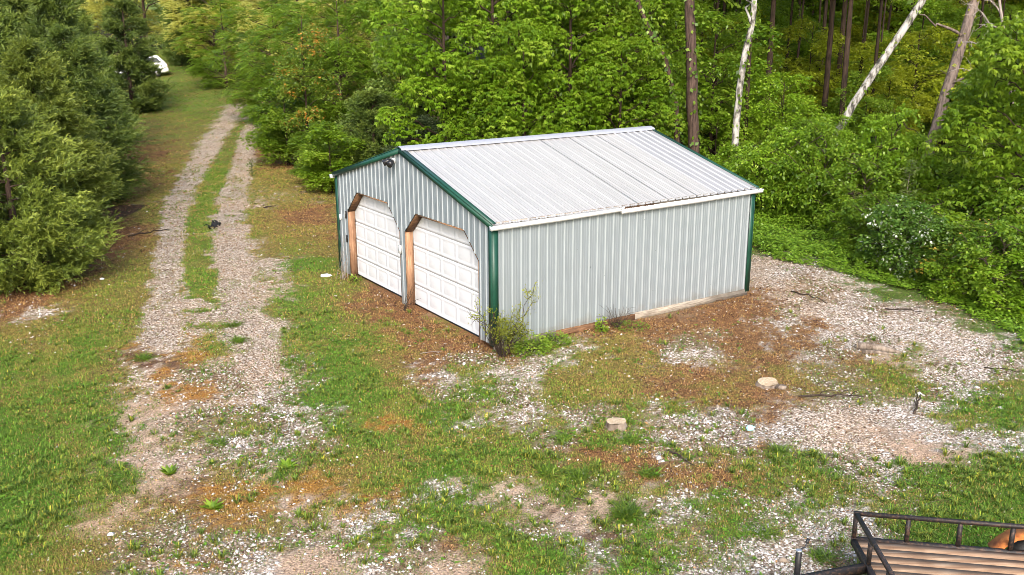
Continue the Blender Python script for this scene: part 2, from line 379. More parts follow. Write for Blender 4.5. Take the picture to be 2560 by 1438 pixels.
def cover(x, y):
    """weights of the 13 ground covers at world points"""
    x = np.asarray(x, float); y = np.asarray(y, float)
    wx = x + .5*(noise(x*1.3, y*1.3, 3, 3) - .5); wy = y + .5*(noise(x*1.3, y*1.3, 9, 3) - .5)
    Wn = _samp(NEAR1, -14, 9, .4, wx, wy); Wf = _samp(FAR1, -44, 36, 2.0, wx, wy)
    far = ((y > 36) | (x < -14) & (y > 36))[:, None]; W = np.where(far, Wf, Wn)
    out = (((x < -14) | (x > 16)) & (y <= 36))
    W[out] = np.eye(13)[CLS.index('k')]; W[(x < -14) & (y < 22)] = np.eye(13)[0]
    back = (y > 31) & (x > -3.5) & (y < 36); W[back & (W[:, 11] < .3)] = np.eye(13)[CLS.index('k')]
    # the far clearing is mown grass
    cl = np.clip((y - 50)/14, 0, 1)[:, None]*.8*((x < -14) & (x > -34))[:, None]; W = W*(1 - cl); W[:, 0] += cl[:, 0]*.7; W[:, 1] += cl[:, 0]*.3
    wob = .45*(noise(x*1.1, y*1.1, 41, 3) - .5)*2
    l = _line(LEFT, x, y) + wob; r = _line(RIGHT, x, y) + wob; m = _line(MED, x, y) + wob
    pi, gi = CLS.index('p'), 0
    tr = np.clip((1.15 - np.minimum(l, r))/.35, 0, 1)[:, None]*.97
    W = W*(1 - tr); W[:, pi] += tr[:, 0]
    tm = (np.clip((1.05 - m)/.3, 0, 1)*(noise(x*.75, y*.75, 77, 3) > .40))[:, None]
    W = W*(1 - tm); W[:, 1] += tm[:, 0]*.6; W[:, 0] += tm[:, 0]*.4
    # the covers break up into patches
    sc = np.stack([noise(x*2.4, y*2.4, 100 + 7*i, 4) for i in range(13)], 1)
    sc2 = np.stack([noise(x*9, y*9, 300 + 7*i, 2) for i in range(13)], 1)
    lw = np.log(W + .03) + 5.6*(sc - .5) + 4.6*(sc2 - .5) + 2.6*(np.stack([noise(x*23, y*23, 500 + 7*i, 1) for i in range(13)], 1) - .5)
    lw[W < .004] -= 3
    lw[:, 8] += .7; lw[:, 9] += .6
    e = np.exp((lw - lw.max(1, keepdims=True))*1.7); return e/e.sum(1, keepdims=True)

def axis_steps(lo, hi, a, b, near, growth=1.12):
    mid = list(np.arange(a, b, near)); up = [b]; s = near
    while up[-1] < hi: s *= growth; up.append(up[-1] + s)
    dn = [a]; s = near
    while dn[-1] > lo: s *= growth; dn.append(dn[-1] - s)
    return np.array(dn[:0:-1] + mid + up)
gx = axis_steps(-600, 600, -15, 15, .075); gy = axis_steps(-60, 900, 8.5, 34, .075, 1.035)
X, Y = np.meshgrid(gx, gy); nx, ny = len(gx), len(gy)
fx, fy = X.ravel(), Y.ravel()
Wc = cover(fx, fy)
rel = np.clip((30 - fy)/20, 0, 1)
micro = .035*(noise(fx*1.7, fy*1.7, 5, 4) - .5) + .02*(noise(fx*7, fy*7, 15, 2) - .5)*(Wc[:, 0] + Wc[:, 1] + Wc[:, 7]) 
micro = micro - .03*np.clip(1.1 - np.minimum(_line(LEFT, fx, fy), _line(RIGHT, fx, fy)), 0, 1)
a0 = .5825; CX, CY = -.4007, 19.1121; BW, BL = 8.06, 7.73
su, tu = (fx-CX)*math.cos(a0) + (fy-CY)*math.sin(a0), -(fx-CX)*math.sin(a0) + (fy-CY)*math.cos(a0)
inside = (su > -.3) & (su < BL + .3) & (tu > -.3) & (tu < BW + .3)
micro = np.where(inside, np.minimum(micro, -.01), micro)
def gz(x, y): return hz(x, y)
colr = Wc @ CCOL
v1 = noise(fx*5, fy*5, 61, 3); v2 = noise(fx*14, fy*14, 71, 2)
colr = colr*(.78 + .44*v1[:, None])*(.86 + .28*v2[:, None])
colr = colr*(1 + .10*(noise(fx*.5, fy*.5, 81, 2)[:, None] - .5)*np.array([1.5, 0, -1.5]))
g = MB(); idx = (np.arange(ny-1)[:, None]*nx + np.arange(nx-1)[None, :]).ravel()
g.add(np.stack([fx, fy, hz(fx, fy) + micro], 1), np.stack([idx, idx+1, idx+nx+1, idx+nx], 1), col=colr)
m, nt, b = mat_new("bare ground")
at = N(nt, "ShaderNodeAttribute", attribute_name="col"); gr = N(nt, "ShaderNodeAttribute", attribute_name="pebble")
v = coords(nt); vo = N(nt, "ShaderNodeTexVoronoi"); vo.inputs["Scale"].default_value = 26; nt.links.new(v, vo.inputs["Vector"])
sv_ = N(nt, "ShaderNodeSeparateColor"); nt.links.new(vo.outputs["Color"], sv_.inputs[0])
peb = ramp(nt, sv_.outputs[0], [(0, (.30, .26, .22)), (.22, (.72, .68, .63)), (.55, (1.08, 1.06, 1.03)), (1, (1.55, 1.55, 1.55))])
edge = ramp(nt, vo.outputs["Distance"], [(.28, (1, 1, 1)), (.62, (.42, .35, .29))]); peb = mix(nt, 1.0, peb, edge, 'MULTIPLY')
pc = mix(nt, 1.0, at.outputs["Color"], peb, 'MULTIPLY')
fn = noise_n(nt, v, 34, 4, .7); spk = ramp(nt, fn, [(.34, (.28, .25, .22)), (.5, (.95, .95, .95)), (.66, (1.6, 1.55, 1.45))])
oc = mix(nt, 1.0, at.outputs["Color"], spk, 'MULTIPLY')
nt.links.new(mix(nt, gr.outputs["Fac"], oc, pc), b.inputs["Base Color"]); b.inputs["Roughness"].default_value = .95; b.inputs["Specular IOR Level"].default_value = .15
hm = N(nt, "ShaderNodeMath", operation='MULTIPLY_ADD'); nt.links.new(vo.outputs["Distance"], hm.inputs[0]); hm.inputs[1].default_value = -.6; nt.links.new(fn, hm.inputs[2])
bump(nt, b, hm.outputs[0], .03, .8)
ground = g.build("ground", m, smooth=True, col=True); tag(ground, kind="structure")
pe = ground.data.attributes.new("pebble", 'FLOAT', 'POINT')
pe.data.foreach_set("value", np.clip(Wc[:, 5] + Wc[:, 6]*.9 + Wc[:, 7]*.75 + .3*Wc[:, 3] + .2*Wc[:, 8], 0, 1).astype(np.float32))
del X, Y, Wc, colr

# ------------------------------------------------------------------ scatter on the ground: grass, stones, dead leaves, ground cover
def visible(x, y, pad=1.0): return np.abs(x) < .56*y + pad
def in_shed(x, y, pad=.02):
    s, t = (x-CX)*math.cos(a0) + (y-CY)*math.sin(a0), -(x-CX)*math.sin(a0) + (y-CY)*math.cos(a0)
    return (s > -pad) & (s < BL + pad) & (t > -pad) & (t < BW + pad)
def scatter(n, x0, x1, y0, y1, dens):
    """n candidate points, kept with the cover's density"""
    y = y0 + (y1 - y0)*rng.random(n); x = x0 + (x1 - x0)*rng.random(n)
    k = visible(x, y) & ~in_shed(x, y); x, y = x[k], y[k]
    W = cover(x, y); p = W @ np.asarray(dens); k = rng.random(len(x)) < p
    return x[k], y[k], W[k]
#           G    g    y    o    b    w    p    m    d    t    k    f    S
DG = np.array([1.0, .78, .66, .22, .34, .02, .018, .17, .02, .03, .03, .35, .0])
GC = np.array([(.105, .225, .02), (.17, .245, .03), (.21, .225, .04), (.38, .24, .05), (.30, .17, .07), (.09, .17, .03), (.10, .17, .03), (.085, .165, .022), (.12, .18, .03), (.1, .1, .02), (.06, .10, .015), (.085, .19, .015), (.1, .15, .02)])
gm = MB()
def grass(n, x0, x1, y0, y1, nb, hmin, hmax, wd, dens=DG, spread=.05):
    x, y, W = scatter(n, x0, x1, y0, y1, dens)
    m_ = len(x); c = W @ GC
    dry = np.clip(W[:, 2]*.26 + W[:, 3]*.5 + W[:, 4]*.5 + W[:, 1]*.16 + .07, 0, 1)
    for k in range(nb):
        az = rng.random(m_)*2*math.pi; lean = .25 + .75*rng.random(m_)
        h = (hmin + (hmax - hmin)*rng.random(m_)**1.5)*(.55 + .6*noise(x*1.2, y*1.2, 55, 2)*(W[:, 0] + .7*W[:, 1] + .7*W[:, 7] + .5))
        d = np.stack([np.cos(az), np.sin(az)], 1); s = np.stack([-np.sin(az), np.cos(az)], 1)
        b0 = np.stack([x, y], 1) + spread*rng.normal(size=(m_, 2)); z0 = hz(b0[:, 0], b0[:, 1]) - .01
        wv = (wd*(.7 + .6*rng.random(m_)))[:, None]
        md = b0 + d*(h*lean*.35)[:, None]; tp = b0 + d*(h*lean)[:, None]
        zm = z0 + h*.62; zt = z0 + h*(1.02 - .55*lean)
        V = np.stack([np.column_stack([b0 - s*wv/2, z0]), np.column_stack([b0 + s*wv/2, z0]), np.column_stack([md + s*wv*.42, zm]), np.column_stack([md - s*wv*.42, zm]), np.column_stack([tp, zt])], 1)
        i = np.arange(m_)[:, None]*5
        cc = c*(.42 + 1.0*rng.random((m_, 1)))
        isd = rng.random(m_) < dry; cc[isd] = np.array([.40, .27, .10])*(.55 + .7*rng.random((isd.sum(), 1)))
        yl = rng.random((m_, 1))**2*.35; cc = cc*(1 - yl) + yl*cc*np.array([1.7, 1.15, .9])
        gm.add(V.reshape(-1, 3), i + np.array([[0, 1, 2, 3]]), i + np.array([[3, 2, 4]]), col=np.repeat(cc, 5, axis=0))
grass(115000, -8.5, 8.5, 9, 13.5, 5, .03, .085, .0075)
grass(140000, -12, 12, 13.5, 21, 5, .03, .085, .0095)
grass(80000, -14, 15, 21, 30, 4, .03, .09, .014)
grass(60000, -18, 0, 30, 46, 4, .04, .10, .024)
grass(40000, -38, -8, 46, 100, 3, .04, .09, .05)
# coarse clumps that stand up out of the gravel
CL = np.array([.9, .28, .08, .03, .03, .012, .0, .32, .015, 0, 0, .1, 0])
def clump_grass(n, x0, x1, y0, y1, nb, hm, wd):
    x, y, W = scatter(n, x0, x1, y0, y1, CL*(.75))
    keep = noise(x*.9, y*.9, 222, 2) > .43; x, y = x[keep], y[keep]
    sc = .6 + .8*rng.random(len(x))
    for k in range(nb):
        az = rng.random(len(x))*2*math.pi; h = hm*sc*(.5 + .6*rng.random(len(x))); lean = .35 + .65*rng.random(len(x))
        d = np.stack([np.cos(az), np.sin(az)], 1); s = np.stack([-np.sin(az), np.cos(az)], 1)
        b0 = np.stack([x, y], 1) + d*.03*rng.random((len(x), 1)); z0 = hz(x, y) - .01; wv = np.full((len(x), 1), wd)*(.7 + .6*rng.random((len(x), 1)))
        md = b0 + d*(h*lean*.45)[:, None]; tp = b0 + d*(h*lean*1.05)[:, None]; zm = z0 + h*.66; zt = z0 + h*(1.0 - .6*lean)
        V = np.stack([np.column_stack([b0 - s*wv/2, z0]), np.column_stack([b0 + s*wv/2, z0]), np.column_stack([md + s*wv*.5, zm]), np.column_stack([md - s*wv*.5, zm]), np.column_stack([tp, zt])], 1)
        i = np.arange(len(x))[:, None]*5; cc = np.array([.09, .165, .02])*(.5 + 1.0*rng.random((len(x), 1)))*(1 + np.array([.9, .25, .6])*rng.random((len(x), 1))**2)
        yl = rng.random((len(x), 1)) < .25; cc = np.where(yl, cc*np.array([2.2, 1.5, 1.2]), cc)
        gm.add(V.reshape(-1, 3), i + np.array([[0, 1, 2, 3]]), i + np.array([[3, 2, 4]]), col=np.repeat(cc, 5, axis=0))
clump_grass(5500, -8, 9, 9, 14, 26, .14, .011)
clump_grass(5500, -11, 13, 14, 22, 18, .12, .013)
# broad weed leaves among the lawn
x, y, W = scatter(70000, -13, 12, 9, 22, [.30, .14, .03, .01, .01, .0, .0, .07, .0, 0, 0, .2, 0])
k = noise(x*.8, y*.8, 555, 2) > .5; x, y = x[k], y[k]
for j in range(4):
    az = rng.random(len(x))*6.283; ax = np.stack([np.cos(az), np.sin(az), .15 + .5*rng.random(len(x))], 1)
    gm.leaves(np.stack([x, y, hz(x, y) + .012 + .03*rng.random(len(x))], 1), ax, np.array([0, 0, 1.]), .035 + .05*rng.random(len(x)), .02 + .022*rng.random(len(x)),
              col=np.array([.075, .20, .018])*(.55 + .9*rng.random((len(x), 1)))*np.array([1 + .5*rng.random(), 1, 1]))
tag(gm.build("grass", M['grass'], col=True), kind="stuff", label="thin green and straw coloured grass growing over the yard", cat="grass")

# stones
OCT = np.array([[1,0,0],[-1,0,0],[0,1,0],[0,-1,0],[0,0,1],[0,0,-1]], float); OF = np.array([[0,2,4],[2,1,4],[1,3,4],[3,0,4],[2,0,5],[1,2,5],[3,1,5],[0,3,5]])
stm = MB()
def stones(n, x0, x1, y0, y1, r0, r1, dens, pw=2.2):
    x, y, W = scatter(n, x0, x1, y0, y1, dens); m_ = len(x)
    r = r0 + (r1 - r0)*rng.random(m_)**pw
    sc = r[:, None, None]*(.6 + .7*rng.random((m_, 1, 3)))*np.array([1, 1, .62]); az = rng.random(m_)*6.283
    V = OCT[None]*sc*(.75 + .5*rng.random((m_, 6, 1))) + .25*r[:, None, None]*rng.normal(size=(m_, 6, 3))*.5
    c, s = np.cos(az)[:, None], np.sin(az)[:, None]; V = np.stack([V[..., 0]*c - V[..., 1]*s, V[..., 0]*s + V[..., 1]*c, V[..., 2]], -1)
    V += np.stack([x, y, hz(x, y) + r*.08], 1)[:, None]
    q = rng.random((m_, 1)); pw_ = W[:, 6:7]*.9 + .15; cc = np.where(q < .55, np.array([.57, .555, .53])*(1 - pw_) + np.array([.49, .44, .385])*pw_, np.where(q < .82, np.array([.43, .375, .315]), np.array([.27, .215, .165])))*(.68 + .4*rng.random((m_, 1)))
    i = np.arange(m_)[:, None, None]*6
    stm.add(V.reshape(-1, 3), None, (OF[None] + i).reshape(-1, 3), col=np.repeat(cc, 6, axis=0))
#                     G    g    y    o    b    w    p    m    d    t    k   f   S
DS = [.012, .03, .05, .10, .06, .8, .62, .62, .05, .05, 0, 0, 0]
stones(95000, -8.5, 8.5, 9, 13.5, .006, .034, DS, 3.0)
stones(120000, -12, 12, 13.5, 21, .008, .034, DS, 3.0)
stones(70000, -14, 14, 21, 32, .012, .038, DS, 2.4)
stones(20000, -20, -8, 32, 66, .018, .05, [0, 0, .02, 0, .02, .6, .6, .3, 0, 0, 0, 0, 0])
stones(1500, -7, 9, 9, 17, .03, .065, [.0, .03, .0, .03, .03, .5, .05, .35, .02, 0, 0, 0, 0], 2.5)
tag(stm.build("gravel_stones", M['stone'], col=True), kind="stuff", label="loose pale limestone chips scattered over the yard and drive", cat="gravel")

# dead leaves and needles
lm = MB()
def litter(n, x0, x1, y0, y1, l0, l1, dens, lift=.02):
    x, y, W = scatter(n, x0, x1, y0, y1, dens); m_ = len(x); az = rng.random(m_)*6.283
    ax = np.stack([np.cos(az), np.sin(az), .5*rng.normal(size=m_)*.6], 1); up = np.stack([.4*rng.normal(size=m_), .4*rng.normal(size=m_), np.ones(m_)], 1)
    L = l0 + (l1 - l0)*rng.random(m_); q = rng.random((m_, 1))
    cc = np.where(q < .40, np.array([.20, .10, .045]), np.where(q < .65, np.array([.31, .18, .085]), np.array([.075, .036, .022])))*(.6 + .7*rng.random((m_, 1)))
    lm.leaves(np.stack([x, y, hz(x, y) + .008 + lift*rng.random(m_)], 1), ax, up, L, L*(.3 + .45*rng.random(m_)), fold=.2, col=cc)
#                            G    g    y    o    b    w    p    m    d    t    k    f   S
DL = [.06, .18, .30, .24, .85, .16, .13, .30, .06, .25, .7, .05, 0]
litter(60000, -8.5, 8.5, 9, 14, .015, .05, DL)
litter(110000, -13, 13, 14, 23, .02, .065, DL)
litter(70000, -18, 16, 23, 36, .04, .09, DL)
litter(60000, -30, 36, 36, 75, .08, .16, DL)
tag(lm.build("leaf_litter", M['litter'], col=True), kind="stuff", label="brown dead leaves lying on the bare ground and woodland floor", cat="leaf litter")

# low bright plants along the wood's edge
cm = MB()
EDGE = [(5.2, 33), (6.3, 29.3), (7.25, 27.5), (8.27, 26.2), (9.2, 25.1), (9.8, 24.2), (10.4, 23.1), (10.9, 21.9), (11.1, 20.8), (11.2, 19.4), (11.6, 17), (13, 13)]
def edge_d(x, y):
    """distance inside the wood from its edge line (right of the shed)"""
    best = np.full(len(x), 99.); sg = np.zeros(len(x))
    for (ax, ay), (bx, by) in zip(EDGE[:-1], EDGE[1:]):
        dx, dy = bx-ax, by-ay; t = np.clip(((x-ax)*dx + (y-ay)*dy)/(dx*dx+dy*dy), 0, 1); ex, ey = x-ax-t*dx, y-ay-t*dy; d = np.hypot(ex, ey)
        k = d < best; best[k] = d[k]; sg[k] = np.sign(dx*ey - dy*ex)[k]
    return best*sg
x = 5 + 16*rng.random(170000); y = 12 + 26*rng.random(170000); d = edge_d(x, y) + 1.1*(noise(x*.7, y*.7, 808, 3) - .5)
k = (d > 0) & (noise(x*2.6, y*2.6, 818, 2) > .30) & (rng.random(len(x)) < np.clip(1.35 - d/3.6, .10, 1)) & ~in_shed(x, y, .4); x, y, d = x[k], y[k], d[k]
hgt = (.04 + .52*np.clip(d/1.6, 0, 1)*noise(x*1.8, y*1.8, 909, 2) + .10*noise(x*5, y*5, 919, 2))
for j in range(3):
    az = rng.random(len(x))*6.283; ax = np.stack([np.cos(az), np.sin(az), .35*rng.normal(size=len(x))], 1)
    up = np.stack([.35*rng.normal(size=len(x)), .35*rng.normal(size=len(x)) - .15, np.ones(len(x))], 1)
    L = .045 + .06*rng.random(len(x)); zz = hgt*(1 - .6*rng.random(len(x))**2)
    cm.leaves(np.stack([x + .05*rng.normal(size=len(x)), y + .05*rng.normal(size=len(x)), zz], 1), ax, up, L, L*.62, tint=np.clip(.45 + .35*(zz/hgt - .6) + .2*rng.normal(size=len(x)), 0, 1))
tag(cm.build("ground_cover", M['lf_cover'], tint=True), kind="stuff", label="bright green low plants carpeting the edge of the wood", cat="ground cover")
# sparse seedlings on the woodland floor
fm = MB(); x = -4 + 48*rng.random(50000); y = 31 + 45*rng.random(50000)
k = (noise(x*.35, y*.35, 717, 3) > .45) & ((edge_d(x, y) > 1.5) | (y > 36)) & ~in_shed(x, y, .5) & (np.abs(x) < .56*y + 2); x, y = x[k], y[k]
for j in range(3):
    az = rng.random(len(x))*6.283; ax = np.stack([np.cos(az), np.sin(az), .3*rng.normal(size=len(x))], 1); L = .10 + .10*rng.random(len(x))
    fm.leaves(np.stack([x + .1*rng.normal(size=len(x)), y + .1*rng.normal(size=len(x)), hz(x, y) + .05 + .35*rng.random(len(x))], 1), ax, np.array([0, 0, 1.]), L, L*.55, tint=rng.random(len(x)))
tag(fm.build("seedlings", M['lf_mid'], tint=True), kind="stuff", label="low green seedlings covering the shaded woodland floor", cat="seedlings")

# ------------------------------------------------------------------ the shed (local X along the long side, local Y along the gable, origin at the near corner)
HE, HR = 2.75, 3.845; SL = (HR - HE)/(BW/2)
shed = thing("metal_shed", (CX, CY, 0), "grey metal two door garage with white roof and green trim", "garage", rz=a0)
RIB = [(0, 0), (.014, .022), (.036, .022), (.050, 0), (.102, 0), (.108, .004), (.120, .004), (.126, 0), (.166, 0), (.172, .003), (.184, .003), (.190, 0)]
def profile(L, keys=()):
    ts = sorted(set([round(i*.2286 + p, 4) for i in range(int(L/.2286) + 2) for p, _ in RIB if i*.2286 + p <= L] + [0, L] + list(keys)))
    xs = np.array([i*.2286 + p for i in range(int(L/.2286) + 2) for p, _ in RIB]); hs = np.array([h for i in range(int(L/.2286) + 2) for _, h in RIB])
    return np.array(ts), np.interp(ts, xs, hs)
LD = [(4.28, 1.86), (4.92, 2.46), (6.72, 2.45), (7.40, 1.83)]; RD = [(.56, 1.87), (1.17, 2.44), (3.40, 2.42), (4.0, 1.88)]
def opening(t, side):
    for D in (LD, RD):
        if D[0][0] < t + side*1e-4 < D[-1][0]: return float(np.interp(t, [p[0] for p in D], [p[1] for p in D]))
    return .10 if t < .6 else (-.05 if t < 4.5 else .03)
ts, of = profile(BW, [p[0] for p in LD + RD] + [BW/2])
mb = MB()
for ta, tb, oa, ob in zip(ts[:-1], ts[1:], of[:-1], of[1:]):
    top = lambda t: HE + .01 + SL*min(t, BW - t)
    za, zb = opening(ta, 1), opening(tb, -1)
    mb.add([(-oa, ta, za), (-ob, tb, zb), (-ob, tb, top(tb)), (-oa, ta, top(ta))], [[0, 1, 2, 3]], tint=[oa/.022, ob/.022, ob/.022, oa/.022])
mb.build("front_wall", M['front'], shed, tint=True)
def plain_wall(name, L, put, zb, zt, m):
    ts, of = profile(L); mb = MB()
    for ta, tb, oa, ob in zip(ts[:-1], ts[1:], of[:-1], of[1:]):
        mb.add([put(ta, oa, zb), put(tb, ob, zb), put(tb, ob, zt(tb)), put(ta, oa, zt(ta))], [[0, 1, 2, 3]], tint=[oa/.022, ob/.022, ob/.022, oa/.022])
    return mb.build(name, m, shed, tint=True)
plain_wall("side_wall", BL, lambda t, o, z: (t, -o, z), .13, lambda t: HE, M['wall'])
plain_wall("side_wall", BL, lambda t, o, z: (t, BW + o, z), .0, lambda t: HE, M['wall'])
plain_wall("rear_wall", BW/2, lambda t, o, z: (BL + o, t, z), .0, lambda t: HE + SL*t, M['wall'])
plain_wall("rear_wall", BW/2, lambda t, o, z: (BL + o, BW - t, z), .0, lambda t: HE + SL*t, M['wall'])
# horizontal lap of the gable sheets, a thin strip
# roof sheets, each 0.914 wide and lapping the next
RB = [(0, 0), (.018, .019), (.044, .019), (.062, 0), (.105, 0), (.113, .004), (.123, .004), (.131, 0), (.163, 0), (.171, .004), (.181, .004), (.189, 0)]
def rz(t): return HR + .025 - SL*abs(t - BW/2)
s0 = -.07; k = 0
while s0 < BL + .05:
    s1 = min(s0 + .9144 + .055, BL + .07); old = s0 > 5.6
    for near in (True, False):
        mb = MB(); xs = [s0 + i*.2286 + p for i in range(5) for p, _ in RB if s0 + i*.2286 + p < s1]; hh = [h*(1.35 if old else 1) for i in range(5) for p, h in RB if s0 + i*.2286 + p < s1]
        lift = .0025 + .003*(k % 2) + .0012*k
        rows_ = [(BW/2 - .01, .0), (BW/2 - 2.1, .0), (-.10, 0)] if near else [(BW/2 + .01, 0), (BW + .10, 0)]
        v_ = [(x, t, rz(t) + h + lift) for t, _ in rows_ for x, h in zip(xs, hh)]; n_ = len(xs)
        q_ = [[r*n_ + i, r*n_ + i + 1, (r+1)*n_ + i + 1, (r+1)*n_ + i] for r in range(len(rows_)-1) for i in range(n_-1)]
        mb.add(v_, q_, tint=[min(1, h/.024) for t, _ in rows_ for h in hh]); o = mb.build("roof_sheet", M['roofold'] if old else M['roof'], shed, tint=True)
        if old and near: o["label"] = "weathered greyer roof sheet"
    s0 += .9144; k += 1
# dark strips laid on to paint in the edge shadow at the sheet laps
for s_l in (3.90, 4.82, 5.73):
    mb = MB(); t_ = [BW/2 - .21, BW/2 - 1.6, BW/2 - 2.9, -.085]; v_ = []
    for t in t_: v_ += [(s_l - .006, t, rz(t) + .022), (s_l + .006, t, rz(t) + .022)]
    mb.add(v_, [[2*i, 2*i+1, 2*i+3, 2*i+2] for i in range(3)]); mb.build("lap_shadow_strip", M['rail'], shed)
# screws along the purlins
mb = MB()
for t in np.arange(.35, 4.0, .60):
    for i in range(int(BL/.2286)):
        mb.box((-.07 + i*.2286 + .078, t, rz(t) + .012), (.016, .016, .012))
o = mb.build("roof_screws", M['steel'], shed); o["kind"] = "stuff"
# ridge cap
mb = MB(); pr = [(-.20, -.032), (-.165, .012), (-.03, .055), (.03, .055), (.165, .012), (.20, -.032)]
v_ = [(s, BW/2 + d, HR + .045 + h - SL*0 - .272*max(0, abs(d) - .165)*.3) for s in (-.09, 2.6, 5.2, BL + .09) for d, h in pr]
mb.add(v_, [[r*6 + i, r*6 + i + 1, r*6 + 7 + i, r*6 + 6 + i] for r in range(3) for i in range(5)]); mb.build("ridge_cap", M['ridge'], shed)
# green rake trim, both gables and both slopes
for s, e in ((-.075, -1), (BL + .075, 1)):
    for sgn in (-1, 1):
        ye = -.10 if sgn < 0 else BW + .10
        a, b_ = (s, BW/2, rz(BW/2) - .035), (s, ye, rz(ye) - .035)
        mb = MB(); mb.bar(a, b_, .02, .105); mb.bar((s - e*.045, a[1], a[2] + .076), (s - e*.045, b_[1], b_[2] + .076), .105, .016)
        mb.build("rake_trim", M['green'], shed)
# green corner posts
for s, t, es, et in ((0, 0, -1, -1), (0, BW, -1, 1), (BL, 0, 1, -1), (BL, BW, 1, 1)):
    mb = MB(); mb.box((s - es*.045, t + et*.027, 1.40 + .0), (.145, .012, 2.62)); mb.box((s + es*.0265, t - et*.045, 1.40), (.012, .145, 2.62))
    mb.box((s + es*.0265, t + et*.027, 1.40), (.0125, .0125, 2.622))
    mb.build("corner_trim", M['green'], shed)
# eaves gutter: two lengths on the near side that no longer line up, one on the far side
def gutter(sa, sb, za, zb, ysign, off):
    pr = [(0, 0), (0, -.085), (.075, -.10), (.105, -.055), (.105, -.035), (.125, -.02), (.125, .0), (.115, .0), (.10, -.03), (.075, -.085), (.012, -.072), (.012, 0)]
    mb = MB(); n_ = len(pr); v_ = []
    for s, z in ((sa, za), ((sa+sb)/2, (za+zb)/2 - .012), (sb, zb)):
        v_ += [(s, (-off - d) if ysign < 0 else BW + off + d, z + h) for d, h in pr]
    q_ = [[r*n_ + i, r*n_ + (i+1) % n_, (r+1)*n_ + (i+1) % n_, (r+1)*n_ + i] for r in range(2) for i in range(n_)]
    mb.add(v_, q_)
    for s, z in ((sa, za), (sb, zb)):
        yy = [(-off - d) if ysign < 0 else BW + off + d for d in (0, .11)]
        mb.bar((s, yy[0], z - .045), (s, yy[1], z - .045), .006, .085)
    return mb.build("gutter", M['white'], shed)
gutter(-.10, 3.40, 2.735, 2.765, -1, .045); gutter(3.37, BL + .16, 2.705, 2.745, -1, .05); gutter(-.12, BL + .12, 2.735, 2.735, 1, .05)
mb = MB()
for i in range(60):
    s = 3.3 + 1.1*rng.random()**1.5; az = rng.random()*6.28; mb.bar((s, -.12 - .05*rng.random(), 2.73), (s + .09*math.cos(az), -.12 - .05*rng.random(), 2.75 + .03*rng.random()), .012, .006)
o = mb.build("gutter_debris", M['wooddark'], shed); o["kind"] = "stuff"; o["label"] = "dark rotten leaves in the gap of the gutter"
# fascia board behind the gutter
mb = MB(); mb.box((BL/2, -.022, HE - .03), (BL + .04, .028, .13)); mb.build("fascia_board", M['woodold'], shed)
# skirt boards under the siding
for sa, sb, zz, hh, m, lb in ((-.0, 1.62, .05, .20, 'woodold', None), (1.63, 3.93, .02, .24, 'wooddark', "damp dark brown skirt board"), (3.94, BL - .03, .055, .21, 'woodold', None)):
    mb = MB(); mb.box(((sa+sb)/2, -.012, zz), (sb - sa, .04, hh)); o = mb.build("skirt_board", M[m], shed)
    if lb: o["label"] = lb
# garage doors with raised panels, set back behind the siding
def gdoor(t0, t1, nc, nr, z0, z1):
    hs = (z1 - z0)/nr; wc = (t1 - t0)/nc; tt = [t0]; kinds = []
    base = []
    for c in range(nc):
        x0, x1 = t0 + c*wc + .055, t0 + (c+1)*wc - .055
        base += [(x0, 0), (x0 + .018, .018), (x0 + .05, .05), (x1 - .05, .05), (x1 - .018, .018), (x1, 0)]
    tv = np.array([t0] + [b_[0] for b_ in base] + [t1]); td = np.array([-1] + [b_[1] for b_ in base] + [-1])
    zb = []
    for r in range(nr):
        y0, y1 = z0 + r*hs, z0 + (r+1)*hs
        zb += [(y0 + .004, -1, 0), (y0 + .07, 0, 0), (y0 + .088, .018, 0), (y0 + .12, .05, 0), (y1 - .12, .05, 0), (y1 - .088, .018, 0), (y1 - .07, 0, 0), (y1 - .008, -1, 0), (y1 - .006, -1, .007), (y1 + .002, -1, .007)]
    def g(d): return np.interp(d, [0, .018, .05], [0, .008, .001])
    V = []
    for z, dz, gap in zb:
        for t, dt in zip(tv, td):
            d = min(dz, dt); V.append((.22 + (g(d) if d > 0 else 0) + gap, t, z))
    n_ = len(tv); mb = MB(); mb.add(V, [[r*n_ + i, r*n_ + i + 1, (r+1)*n_ + i + 1, (r+1)*n_ + i] for r in range(len(zb) - 1) for i in range(n_ - 1)])
    d = mb.build("garage_door", M['door'], shed)
    s_ = MB(); s_.box((.216, (t0+t1)/2, z0 - .012), (.03, t1 - t0, .03)); s_.build("bottom_seal", M['black'], d)
    return d
d1 = gdoor(.50, 4.02, 5, 5, .02, 2.5); d2 = gdoor(4.22, 7.42, 5, 5, .03, 2.5)
